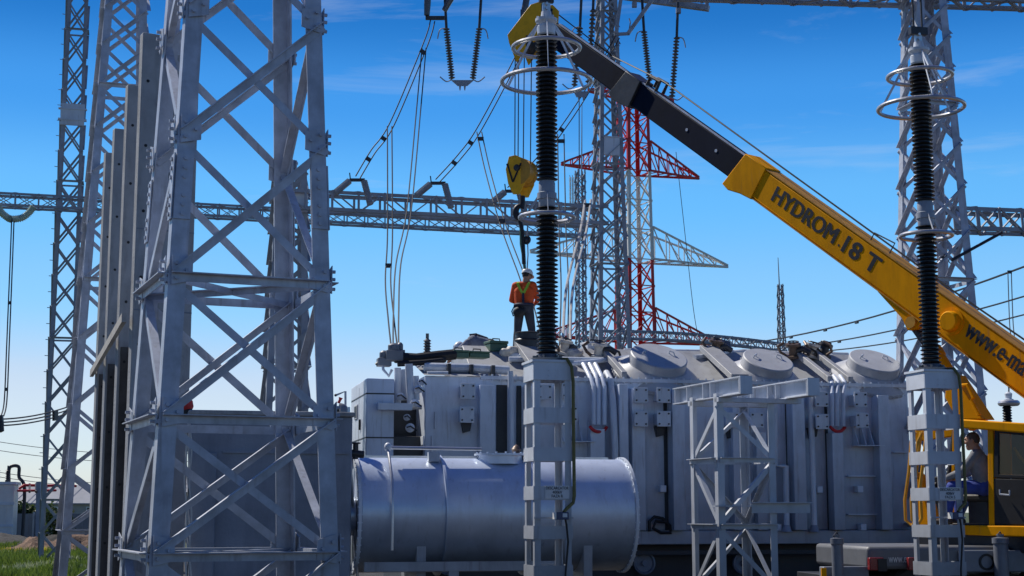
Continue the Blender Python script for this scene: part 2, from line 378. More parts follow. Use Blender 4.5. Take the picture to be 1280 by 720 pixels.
fig_stand = figure(dict(pel=(0, 0, .95), ch=(.0, .03, 1.27), nk=(.02, .03, 1.47), hd=(.045, .07, 1.6), face=(.55, .8, -.32), hup=(.05, .25, 1),
    sL=(-.19, .02, 1.4), eL=(-.27, .05, 1.11), wL=(-.13, .27, 1.05), fL=(-.04, .34, 1.04), palmL=(0, 0, 1),
    sR=(.19, .03, 1.4), eR=(.27, .1, 1.12), wR=(.17, .34, 1.07), fR=(.09, .41, 1.06), palmR=(0, 0, 1),
    hL=(-.09, 0, .92), kL=(-.14, .04, .5), aL=(-.17, -.02, .09), tL=(-.2, .15, .045),
    hR=(.09, 0, .92), kR=(.15, .04, .5), aR=(.19, -.02, .09), tR=(.24, .14, .045)))
fig_bend = figure(dict(pel=(0, -.3, .52), ch=(0, .02, .6), nk=(0, .19, .55), hd=(0, .29, .47), face=(0, .55, -.85), hup=(0, .85, .5),
    sL=(-.17, .13, .57), eL=(-.25, .3, .4), wL=(-.16, .46, .27), fL=(-.12, .53, .2), palmL=(1, 0, 0),
    sR=(.17, .13, .57), eR=(.24, .33, .42), wR=(.15, .5, .27), fR=(.11, .57, .2), palmR=(1, 0, 0),
    hL=(-.09, -.3, .5), kL=(-.16, .02, .19), aL=(-.15, -.36, .09), tL=(-.15, -.22, .045),
    hR=(.09, -.3, .5), kR=(.17, .04, .23), aR=(.16, -.32, .09), tR=(.17, -.16, .045)), sleeve=.42)
fig_sit = figure(dict(pel=(0, 0, .54), ch=(0, .07, .86), nk=(0, .1, 1.04), hd=(0, .155, 1.16), face=(-.12, 1, -.12), hup=(0, .1, 1),
    sL=(-.18, .09, .96), eL=(-.24, .25, .74), wL=(-.17, .46, .66), fL=(-.14, .55, .66), palmL=(0, 0, 1),
    sR=(.18, .09, .96), eR=(.24, .25, .74), wR=(.17, .46, .66), fR=(.14, .55, .66), palmR=(0, 0, 1),
    hL=(-.1, .02, .52), kL=(-.16, .42, .53), aL=(-.15, .52, .1), tL=(-.17, .68, .045),
    hR=(.1, .02, .52), kR=(.16, .4, .53), aR=(.15, .4, .1), tR=(.17, .56, .045)))
hair_sit = blob(fig_sit['hair'], .01)
hair_bend = blob(fig_bend['hair'], .01)
hair_stand = blob([('e', fig_stand['H'](0, -.016, .01), (.081, .093, .095), fig_stand['rot'])], .01)

def flat_mesh(d): 
    m = MB(); m.add(*d); return m
def worker(fig, label, loc, rz, shirt, trousers, skin, hairdata, hairmat, boots='leather'):
    t = thing('person', label, 'person', loc, rz)
    flat_mesh(fig['body']).build('body', skin, t, local=True, sharp=80)
    flat_mesh(fig['shirt']).build('shirt', shirt, t, local=True, sharp=80)
    flat_mesh(fig['trousers']).build('trousers', trousers, t, local=True, sharp=80)
    flat_mesh(fig['boots']).build('boots', boots, t, local=True, sharp=80)
    b = t
    m = MB(); H = fig['H']
    if hairdata:
        # keep the face clear: drop hair faces in front of the hairline
        vs, fs = hairdata; inv = fig['rot'].transposed(); hd = H(0, 0, 0)
        keep = [f for f in fs if all(not ((inv @ (vs[i] - hd)).y > .035 and (inv @ (vs[i] - hd)).z < .062) and (inv @ (vs[i] - hd)).z > -.075 for i in f)]
        m.add(vs, keep); m.build('hair', hairmat, t, local=True, sharp=80)
    for p in fig['eyes']:
        e = MB().ell(p, (.0125,) * 3, 10, 8).build('eye', 'eye', t, local=True)
        MB().ell(p + fig['rot'] @ V3((0, .009, 0)), (.006,) * 3, 8, 6).build('iris', 'black', e, local=True)
    return t
def helmet(fig, t, m):
    H, rot = fig['H'], fig['rot']; mb = MB()
    vs = []
    prof = [(.112, 0), (.116, .03), (.108, .075), (.08, .112), (.04, .128), (0, .131)]
    q = MB().lathe(prof, (0, 0, 0), (0, 0, 1), 24); mb.add([H(v.x * .92, v.y * 1.1, v.z + .025) for v in q.v], q.f)
    h = mb.build('helmet', m, t, local=True, sharp=60)
    b = MB(); ring = [(math.sin(a) * .105, math.cos(a) * .125) for a in [R(-75 + 150 * i / 12) for i in range(13)]]
    out = [(x * 1.22, y * 1.36) for x, y in ring]
    b.add([H(x, y, .032) for x, y in ring] + [H(x, y, .018) for x, y in out] + [H(x, y, .026) for x, y in ring] + [H(x, y, .012) for x, y in out],
          [(i, i + 1, 14 + i, 13 + i) for i in range(12)] + [(26 + i, 39 + i, 40 + i, 27 + i) for i in range(12)] + [(13 + i, 14 + i, 40 + i, 39 + i) for i in range(12)])
    b.build('peak', m, h, local=True)
    return h
# lettering meshes
def heavy(d, k):
    vs, fs = d; V = []; Fc = []
    for i, (a, b) in enumerate(((0, 0), (k, 0), (-k, 0), (0, k), (0, -k), (k, k), (-k, -k))):
        n = len(V); V += [v + V3((a, -.00025 * i, b * 1.6)) for v in vs]; Fc += [tuple(j + n for j in f) for f in fs]
    return V, Fc
TXT = dict(hydrom=heavy(text_mesh('HYDROM', .98, .94), .009), eighteen=heavy(text_mesh('18 T', .97, .94), .016), dot=None, www=heavy(text_mesh('www.e-mac', .99, .94), .006),
           desc=text_mesh('DESCARCATOR', .27, .034), kv=text_mesh('400kV', .115, .036), fazar=text_mesh('FAZA R', .135, .034), fazas=text_mesh('FAZA S', .135, .034),
           hoodw=text_mesh('www.e-mac', .42, .07))
# ------------------------------------------------------------------ lattice steelwork
A15 = R(14)
U = V3((math.cos(A15), math.sin(A15), 0)); VV = V3((-math.sin(A15), math.cos(A15), 0))
Z = V3((0, 0, 1))
def zat(py, d): return P(640, py, d).z
def emit(root, jobs, m, first=96, local=True):
    """each bar a part of its own; past the first hundred the rest is one part"""
    for name, fn in jobs[:first]:
        b = MB(); fn(b); b.build(name, m, root, local=local)
    if len(jobs) > first:
        b = MB()
        for name, fn in jobs[first:]: fn(b)
        b.build('brace', m, root, local=local, kind='stuff')
def lattice(root, wf, levels, leg, legt, br, brt, m, struts=(), top_first=False, single=False, near_sides=False, plan=(), first=96, legm=None):
    sg = [(-1, -1), (1, -1), (1, 1), (-1, 1)]; nn = [(0, -1, 0), (1, 0, 0), (0, 1, 0), (-1, 0, 0)]
    cor = lambda i, z: V3((sg[i % 4][0] * wf(z) / 2, sg[i % 4][1] * wf(z) / 2, z))
    for i in range(4):
        b = MB()
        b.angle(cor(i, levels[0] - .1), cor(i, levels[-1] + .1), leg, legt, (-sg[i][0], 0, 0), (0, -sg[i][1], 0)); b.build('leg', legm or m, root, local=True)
    jobs = []
    def J(name, p, q, off, n, out, a):
        d = (q - p).normalized(); e1 = d.cross(n); e1 = -e1 if e1.z > 0 else e1
        if abs(d.z) > .999: e1 = d.cross(n)
        pp = p + n * off + d * .02; qq = q + n * off - d * .02
        jobs.append((name, lambda b, pp=pp, qq=qq, e1=e1, n=n, out=out, a=a: b.angle(pp, qq, a, brt, e1, n if out else -n)))
    pan = list(zip(levels, levels[1:]))
    if top_first: pan = pan[::-1]
    for k, (a, c) in enumerate(pan):
        for i in range(4):
            n = V3(nn[i]); ins = legt + .003
            for z in (a, c):
                if z in struts and z == a: J('strut', cor(i, a), cor(i + 1, a), .012, n, True, br)
            if single or (near_sides and i in (1, 3)):
                p, q = (cor(i, a), cor(i + 1, c)) if (k + i) % 2 == 0 else (cor(i + 1, a), cor(i, c)); J('brace', p, q, -ins, n, False, br)
            else:
                J('brace', cor(i, a), cor(i + 1, c), .003, n, True, br); J('brace', cor(i + 1, a), cor(i, c), -ins, n, False, br * .9)
    for z in plan:
        for p, q in ((cor(0, z), cor(2, z)), (cor(1, z), cor(3, z))):
            jobs.append(('plan_brace', lambda b, p=p, q=q: b.angle(p * 1 + Z * (-.02), q + Z * (-.02), br * .8, brt, Z.cross(q - p), -Z)))
            
    emit(root, jobs, m, first)
    return cor
def truss(root, p, q, w, h, n, chord, web, m, first=96, sag=0.0, cross=True, cm=None):
    p, q = V3(p), V3(q); d = (q - p).normalized(); s = Z.cross(d).normalized(); u = d.cross(s)
    pt = lambda i, a, b: p + (q - p) * (i / n) + s * (a * w / 2) + u * (b * h / 2) + Z * (sag * 4 * (i / n) * (1 - i / n))
    for a in (-1, 1):
        for b in (-1, 1):
            mb = MB()
            for i in range(n if sag else 1):
                x, y = (pt(i, a, b), pt(i + 1, a, b)) if sag else (pt(0, a, b), pt(n, a, b))
                mb.angle(x, y, chord, chord * .12, s * -a, u * -b)
            mb.build('chord', cm or m, root)
    jobs = []
    for i in range(n):
        for a in (-1, 1):
            x, y = (pt(i, a, -1), pt(i + 1, a, 1)) if i % 2 else (pt(i, a, 1), pt(i + 1, a, -1))
            jobs.append(('brace', lambda b, x=x, y=y: b.bar(x, y, web, web * .5)))
            if cross:
                x2, y2 = (pt(i, a, 1), pt(i + 1, a, -1)) if i % 2 else (pt(i, a, -1), pt(i + 1, a, 1)); o = s * (-a * web * .8)
                jobs.append(('brace', lambda b, x=x2 + o, y=y2 + o: b.bar(x, y, web, web * .5)))
            jobs.append(('brace', lambda b, x=pt(i, a, -1), y=pt(i, a, 1): b.bar(x, y, web * 1.1, web * .6)))
        for b_ in (-1, 1):
            x, y = (pt(i, -1, b_), pt(i + 1, 1, b_)) if i % 2 else (pt(i, 1, b_), pt(i + 1, -1, b_))
            jobs.append(('brace', lambda b, x=x, y=y: b.bar(x, y, web, web * .5)))
    emit(root, jobs, m, first, local=False)

wA = lambda z: max(1.64 - .0775 * (z - 1.3), .55)
def gantry_levels(zt):
    L = [.15, 1.36, 2.53, 3.77, 5.05]
    while L[-1] < zt: L.append(L[-1] + .87 * wA(L[-1]))
    return L
def gantry(label, loc, rz, zt, m, near=False, top_first=False, wf=wA, leg=.155):
    t = thing('gantry_tower', label, 'lattice tower', loc, rz, 'lattice gantry towers of the switchyard')
    L = gantry_levels(zt) if wf is wA else [.15]
    while L[-1] < zt: L.append(L[-1] + .92 * wf(L[-1]))
    cor = lattice(t, wf, L, leg, leg * .1, .077 if near else leg * .5, .01, m, struts=L[1:4] if near else L[1::4], near_sides=near, top_first=top_first, plan=(3.78, 1.37) if near else ())
    # splice plates with bolt rows on the outer faces of each leg
    if near:
        for i, (sx, sy) in enumerate(((-1, -1), (1, -1), (1, 1), (-1, 1))):
            for zc in (4.55, 7.4):
                b = MB(); n1 = V3((0, sy, 0)); p0 = cor(i, zc - .3) + n1 * .006; p1 = cor(i, zc + .3) + n1 * .006
                b.boxf(p0 + V3((-sx * .004, 0, 0)), (-sx * .147, 0, 0), n1 * .012, p1 - p0)
                for k in range(7):
                    if k == 3: continue
                    c = lerp(p0, p1, .08 + .84 * k / 6) + V3((-sx * .08, 0, 0)) + n1 * .012; b.bolt(c, n1, .02, .016)
                b.build('splice_plate', 'galv', t, local=True)
                b = MB(); n2 = V3((sx, 0, 0)); p0 = cor(i, zc - .3) + n2 * .006; p1 = cor(i, zc + .3) + n2 * .006
                b.boxf(p0 + V3((0, -sy * .004, 0)), (0, -sy * .147, 0), n2 * .012, p1 - p0)
                for k in range(7):
                    if k == 3: continue
                    c = lerp(p0, p1, .08 + .84 * k / 6) + V3((0, -sy * .08, 0)) + n2 * .012; b.bolt(c, n2, .02, .016)
                b.build('splice_plate', 'galv', t, local=True)
        # bolts where the braces and struts meet the legs
        for z in L[1:7]:
            for i, (sx, sy) in enumerate(((-1, -1), (1, -1), (1, 1), (-1, 1))):
                b = MB(); c = cor(i, z)
                g = [c + V3((-sx * .02, sy * .022, -.11)), c + V3((-sx * .2, sy * .022, -.07)), c + V3((-sx * .2, sy * .022, .1)), c + V3((-sx * .02, sy * .022, .15))]
                b.prism(g, (0, sy * .008, 0)); 
                for dx, dz in ((.06, -.05), (.15, .02), (.06, .08)): b.bolt(c + V3((-sx * dx, sy * .03, dz)), (0, sy, 0), .018, .03)
                b.build('gusset_plate', 'galv', t, local=True)
                b = MB()
                g = [c + V3((sx * .022, -sy * .02, -.11)), c + V3((sx * .022, -sy * .2, -.07)), c + V3((sx * .022, -sy * .2, .1)), c + V3((sx * .022, -sy * .02, .15))]
                b.prism(g, (sx * .008, 0, 0))
                for dz in (-.06, .03, .1): b.bolt(c + V3((sx * .029, -sy * .07, dz)), (sx, 0, 0), .017, .04)
                b.build('gusset_plate', 'galv', t, local=True)
    return t, cor
gA, corA = gantry('big grey lattice tower leg nearest the camera on the left, with bolted splice plates', (-2.60, 14.03, 0), R(22.6), 9.5, 'galv', near=True)
gD, _ = gantry('flat legged lattice tower rising behind the tall concrete slabs on the left', (-7.94, 30, 0), R(18), 13.2, 'galv')
gH, _ = gantry('lattice tower standing behind the right hand black surge arrester', (8.05, 28.6, 0), R(14), 13.0, 'galv', top_first=True, wf=lambda z: 1.19 - .074 * (z - 3.9))
gE, _ = gantry('lattice tower seen between the legs of the big near tower', (-5.4, 36.2, 0), R(14), 9.2, 'galv_far', top_first=True, wf=lambda z: 1.0 - .045 * (z - 4))
gF, _ = gantry('lattice tower in front of the red and white pylon, reaching out of the frame', (2.48, 38.3, 0), R(14), 16.5, 'galv_far', top_first=True, wf=lambda z: .82 - .045 * (z - 6.5), leg=.1)
for t, z, s in ((gE, 9.05, .78), (gF, zat(183, 38), .42)):
    b = MB(); b.box(-s / 2, s / 2, -s / 2 - .12, -s / 2 - .02, z - .23, z + .23); b.box(-s / 2 - .04, s / 2 + .04, -s / 2 - .14, -s / 2, z + .235, z + .26); b.build('junction_plate', 'tank_light', t, local=True)

# slender lattice mast left
def mast(label, name, loc, rz, w0, k, zt, h, leg, br, m, top_first=False, plates=()):
    t = thing(name, label, 'lattice mast', loc, rz)
    wf = lambda z: w0 - k * z
    L = [.1]
    while L[-1] < zt: L.append(L[-1] + h)
    lattice(t, wf, L, leg, leg * .12, br, br * .14, m, struts=L[2::5], top_first=top_first)
    for z in plates:
        s = wf(z); b = MB(); b.box(-s / 2 - .03, s / 2 + .03, -s / 2 - .09, -s / 2 - .02, z - .35, z + .35); b.box(-s / 2 - .1, s / 2 + .1, -s / 2 - .12, -s / 2 + .02, z - .2, z - .14); b.box(-s / 2 - .1, s / 2 + .1, -s / 2 - .12, -s / 2 + .02, z + .16, z + .2)
        b.build('sign_box', 'tank_light', t, local=True)
    return t
mC = mast('slender lattice mast with a grey box high up, rising from the grass on the left', 'lattice_mast', (-14.1, 47.5, 0), R(14), .86, .013, 19.5, 1.0, .1, .06, 'galv_far', True, (zat(142, 47),))
b = MB()
for k in range(30): b.path([V3((-.43 + .0065 * (3 + k * .5), -.43, 3 + k * .5)), V3((-.56 + .0065 * (3 + k * .5), -.47, 3 + k * .5))], .012, 5)
b.build('step_bolt_row', 'galv_far', mC, local=True)
mN = mast('thin lattice mast between the left arrester and the red and white pylon', 'lattice_mast', ((727 - 640) / F * 58, 58, 0), R(20), .36, .002, zat(222, 58), .42, .06, .04, 'galv_far', True, (zat(452, 58),))
b = MB().tube(P(727, 225, 58), P(727.5, 130, 58), .03, .012, 6); b.build('whip', 'galv_far', mN)
mW = mast('tiny far lattice mast with a whip antenna above the right transformer lids', 'lattice_mast', ((979 - 640) / F * 130, 130, 0), R(10), 1.1, .032, zat(365, 130), 1.0, .1, .06, 'galv_far', True)
MB().tube(P(974.5, 364, 130), P(972.5, 322, 130), .06, .03, 6).build('whip', 'galv_far', mW)

# beams
def beam(label, p, q, w, h, n, chord, web, m, **k):
    t = thing('lattice_beam', label, 'lattice beam', ((V3(p) + V3(q)) / 2), 0, 'lattice beams of the switchyard'); truss(t, p, q, w, h, n, chord, web, m, **k); return t
B1 = beam('long thin lattice beam crossing the sky from the left edge to the left arrester', P(-70, 246.5, 44.5), P(728, 289, 50.5), .5, .42, 30, .075, .04, 'galv_far')
B2 = beam('heavier lattice beam in front of the long thin one, ending at the left arrester', P(346, 250, 35.7), P(756, 271, 38.2), .55, .5, 13, .085, .05, 'galv_far', cross=False)
B3 = beam('lattice beam leaving the right frame edge beside the right arrester', P(1180, 275, 28.9), P(1420, 283, 31.5), .55, .46, 9, .08, .045, 'galv_far')
B4 = beam('lattice beam along the top right edge of the picture', P(845, -20, 27.8), P(1420, -2, 30), .6, .5, 16, .11, .06, 'galv_far')
B5 = beam('low arched lattice beam just above the transformer lids', P(735, 419, 62), P(1040, 446, 66), .5, .38, 30, .07, .035, 'galv_far', sag=.28)
B6 = beam('overhead lattice beam above the left arrester and V shaped insulators', P(400, -48, 36.2), P(775, -34, 38), .6, .5, 14, .11, .06, 'galv_far', cross=False)
# tube arm out of the centre tower
t = thing('support_arm', 'grey square tube arm with upturned end at the top centre', 'support arm', P(830, 4, 37.6))
MB().bar(P(744, -9, 38.5), P(886, 10.5, 37.5), .17, .14).build('tube', 'galv', t)
MB().bar(P(883.5, 8, 37.5), P(883.5, -14, 37.5), .09, .09).build('end_post', 'galv', t)
for x in (793, 848): MB().bar(P(x, 3 + (x - 793) * .14, 37.5), P(x, 9 + (x - 793) * .14, 37.5), .12, .12).build('hanger', 'galv', t)
for i in range(2):
    p, q = ((777, -8), (770, 42)), ((815, 0), (785, 42)); a, c = (p, q)[i]
    MB().bar(P(*a, 37.3), P(*c, 37.3), .12, .09).build('strut', 'galv', t)
MB().bar(P(768, 43, 37.3), P(787, 42, 37.3), .07, .07).build('yoke', 'galv', t)
MB().path([P(786, 41, 37.3), P(788, 28, 37.3), P(786.5, 23, 37.3)], .018, 5).build('horn', 'galv', t)

# red and white pylon
D = 125.0; pc = V3(((795 - 640) / F * D, D, 0)); PR = R(24)
py_ = thing('power_pylon', 'red and white painted pylon with three pairs of cross arms in the distance', 'pylon', pc, PR)
hw = lambda z: 1.33 - .012 * (z - 10)
zs = [-.2] + [zat(y, D) for y in (520, 425, 326, 216, 113)]
secm = ['white', 'red', 'red', 'white', 'red', 'white', 'red']
jobs = {'red': [], 'white': []}
sg = [(-1, -1), (1, -1), (1, 1), (-1, 1)]
for k in range(len(zs) - 1):
    z0, z1 = zs[k], zs[k + 1]; mm = 'red' if k in (1, 2, 4, 6) else 'white'; mm = ['white', 'red', 'red', 'white', 'red', 'white', 'red'][k]
    for i in range(4):
        c0 = V3((sg[i][0] * hw(z0), sg[i][1] * hw(z0), z0)); c1 = V3((sg[i][0] * hw(z1), sg[i][1] * hw(z1), z1))
        MB().angle(c0, c1, .27, .05, (-sg[i][0], 0, 0), (0, -sg[i][1], 0)).build('leg', mm, py_, local=True)
        npan = max(1, round((z1 - z0) / 2.3))
        for j in range(npan):
            a = z0 + (z1 - z0) * j / npan; c = z0 + (z1 - z0) * (j + 1) / npan; s2 = sg[(i + 1) % 4]
            for (pa, pb) in ((sg[i], s2), (s2, sg[i])):
                p = V3((pa[0] * hw(a), pa[1] * hw(a), a)); q = V3((pb[0] * hw(c), pb[1] * hw(c), c))
                jobs[mm].append(('brace', lambda b, p=p, q=q: b.bar(p, q, .11, .08)))
            p = V3((sg[i][0] * hw(a), sg[i][1] * hw(a), a)); q = V3((s2[0] * hw(a), s2[1] * hw(a), a)); jobs[mm].append(('brace', lambda b, p=p, q=q: b.bar(p, q, .09, .08)))
def xarm(zb, zt, L, mm, side):
    a = []
    tip = V3((side * L, 0, zb)); x0 = side * hw(zb)
    for sy in (-1, 1):
        lo = V3((x0, sy * hw(zb), zb)); hi = V3((x0, sy * hw(zt), zt))
        MB().bar(lo, tip, .16, .16).build('arm_chord', mm, py_, local=True); MB().bar(hi, tip + Z * .15, .14, .14).build('arm_chord', mm, py_, local=True)
        n = 6
        for j in range(n):
            l = lerp(lo, tip, j / n); h = lerp(hi, tip + Z * .15, j / n); l2 = lerp(lo, tip, (j + 1) / n)
            jobs[mm].append(('arm_brace', lambda b, p=l, q=h: b.bar(p, q, .07, .07))); jobs[mm].append(('arm_brace', lambda b, p=h, q=l2: b.bar(p, q, .07, .07)))
            lb = lerp(V3((x0, -sy * hw(zb), zb)), tip, (j + 1) / n)
            if sy == 1: jobs[mm].append(('arm_brace', lambda b, p=l, q=lb: b.bar(p, q, .06, .06)))
for yb, yt, Ll, mm in ((215, 178, 6.4, 'red'), (325, 285, 9.1, 'white'), (426, 386, 8.2, 'red'), (121, 112, 4.0, 'red')):
    for s in (-1, 1): xarm(zat(yb, D), zat(yt, D), Ll * (1 if s > 0 else 1.05), mm, s)
emit(py_, jobs['red'], 'red', 130); emit(py_, jobs['white'], 'white', 130)
for i in range(3):
    t = thing('insulator_string', 'pale insulator strings hanging from the left red cross arm of the pylon', 'insulator', P(713 + 3.2 * i, 260, 124), 0, 'pale strings under the pylon arm')
    m = MB(); m.lathe([(0, 0)] + [p for k in range(24) for p in ((.04, k * .11), (.13, k * .11 + .03), (.04, k * .11 + .06))] + [(0, 2.6)], P(713 + 3.2 * i, 260, 124), (0, 0, 1), 8); m.build('disc_stack', 'white', t)
    MB().tube(P(713 + 3.2 * i, 260, 124) + Z * 2.6, P(712 + 3.2 * i, 219, 124), .03, n=6).build('link', 'galv_far', t)
# lattice tower hidden low behind the near tower, left of the concrete wall
# ------------------------------------------------------------------ concrete
# row of tall concrete slabs (fire wall columns)
colt = [(165, 205, 40, 20.0), (148, 172, 105, 22.4), (133, 150, 160, 25.0), (122.5, 137, 190, 26.9)]
rzW = R(16); uw = V3((math.cos(rzW), math.sin(rzW), 0)); vw = V3((-math.sin(rzW), math.cos(rzW), 0))
for k, (x0, x1, yt, d) in enumerate(colt):
    o = P(x0 - 8, 640, d); o.z = 0; top = P(x0, yt, d).z
    t = thing('concrete_slab', ['tallest and nearest upright concrete slab beside the near lattice tower', 'second nearest upright concrete slab, its top stained dark', 'third upright concrete slab of the row from the front',
                               'farthest and lowest upright concrete slab of the row'][k], 'concrete slab', o, R(29), 'upright concrete slabs in a row')
    m = MB(); m.box(0, .8 if k == 0 else .55, 0, .16, 0, top); m.build('slab', 'concrete', t, local=True, bevel=.012)
    if k: MB().box(.035, .548, -.02, -.002, 0, 4.12).build('shade_panel', 'slab_shade', t, local=True)  # added dark sheet imitating the shade below the tie beam
    m = MB(); m.box(.17, .5, .161, .55, 0, top - .15); m.build('rib', 'concrete', t, local=True, bevel=.012)
    m = MB()
    for z in [1.2 + .9 * i for i in range(9)]:
        if z < top - .2: m.lathe([(.022, 0), (.022, .004), (0, .004)], (.09, -.022 if k and z < 4.2 else -.001, z), (0, -1, 0), 10)
    m.build('bolt_hole', 'black', t, local=True)
    if k == 0:
        m = MB(); m.box(.003, .797, -.004, -.001, 4.35, 4.37); m.box(.003, .797, -.004, -.001, 5.45, 5.465); m.build('cast_joint', 'concrete_dark', t, local=True)
t = thing('concrete_tie_beam', 'sloping looking concrete tie beam running back along the slab row', 'concrete beam', P(140, 640, 23) * 1)
p, q = P(155, 397, 19.8), P(114.5, 467, 27.2)
m = MB().bar(p, q, .06, .12); m.build('beam', 'concrete_light', t)
m = MB()
for k in range(3):
    c0 = V3((P(colt[k][0] - 8, 640, colt[k][3]).x, colt[k][3], 0)); c1 = V3((P(colt[k + 1][0] - 8, 640, colt[k + 1][3]).x, colt[k + 1][3], 0))
    a = c0 + uw * .2 + vw * .6; c = c1 + uw * .2 - vw * .04
    m.boxf(a, c - a, uw * .18, Z * 4.05)
infill = m.build('infill_panel', 'concrete_dark', t)

# dark concrete wall behind the near tower
o = P(236, 640, 19.3); o.z = 0
cw = thing('concrete_wall', 'dark three metre concrete wall behind the near lattice tower', 'concrete wall', o, R(14))
m = MB().box(0, 2.05, 0, .3, 0, zat(519, 19.4)); m.build('panel', 'concrete_dark', cw, local=True, bevel=.02)
m = MB().box(0.005, .32, -.12, -.002, 0, zat(566, 19.3)); m.build('pilaster', 'concrete_dark', cw, local=True, bevel=.015)
m = MB().box(-.04, 2.08, -.05, .34, zat(519, 19.4) + .002, zat(516, 19.4) + .03); m.build('coping', 'concrete', cw, local=True, bevel=.015)
m = MB().box(.4, 2.0, -.03, -.002, zat(566, 19.3), zat(563, 19.3)); m.build('joint_strip', 'concrete_dark', cw, local=True)
t = thing('cable_bundle', 'pale cable bundle hanging down the left edge of the dark wall', 'cables', P(235, 720, 19.1))
for k in range(4):
    x = 232 + 2 * k
    pts = [P(x + math.sin(i * 1.1 + k * 2) * 1.6, 535 + i * 15, 19.05) for i in range(15)]
    MB().path(pts, .012, 6).build('cable', 'cable_pale', t)
t = thing('warning_post', 'black post with a red rounded cap peeping over the dark wall', 'post', P(234, 640, 19.7))
m = MB().lathe([(0, 0), (.07, .0), (.085, .03), (.085, .1), (.06, .13), (0, .14)], P(234.5, 512, 19.9), (-.2, 0, 1), 16); m.build('red_cap', 'red', t)
m = MB().lathe([(.07, 0), (.075, .05), (.06, .09), (.06, .13)], P(236, 521, 19.9), (-.2, 0, 1), 14); m.build('collar', 'black', t)
m = MB().tube(P(237, 521, 19.9), P(238, 600, 19.9), .03, n=8); m.build('stem', 'white', t)
t = thing('post_insulator', 'black ribbed post seen through the near tower, left of the dark wall', 'insulator', P(212.5, 690, 21))
prof = [(.04, 0)]
h0, h1 = zat(690, 21), zat(508, 21)
for k in range(34): z = (h1 - h0) * k / 34; prof += [(.04, z), (.085, z + .02), (.04, z + .04)]
m = MB().lathe([(0, 0)] + prof + [(.04, h1 - h0), (0, h1 - h0)], P(212.5, 690, 21), (0, 0, 1), 14); m.build('sheds', 'shed', t)
m = MB().tube(P(212.5, 690, 21), P(212.5, 752, 21), .06, n=10); m.build('foot', 'galv', t)

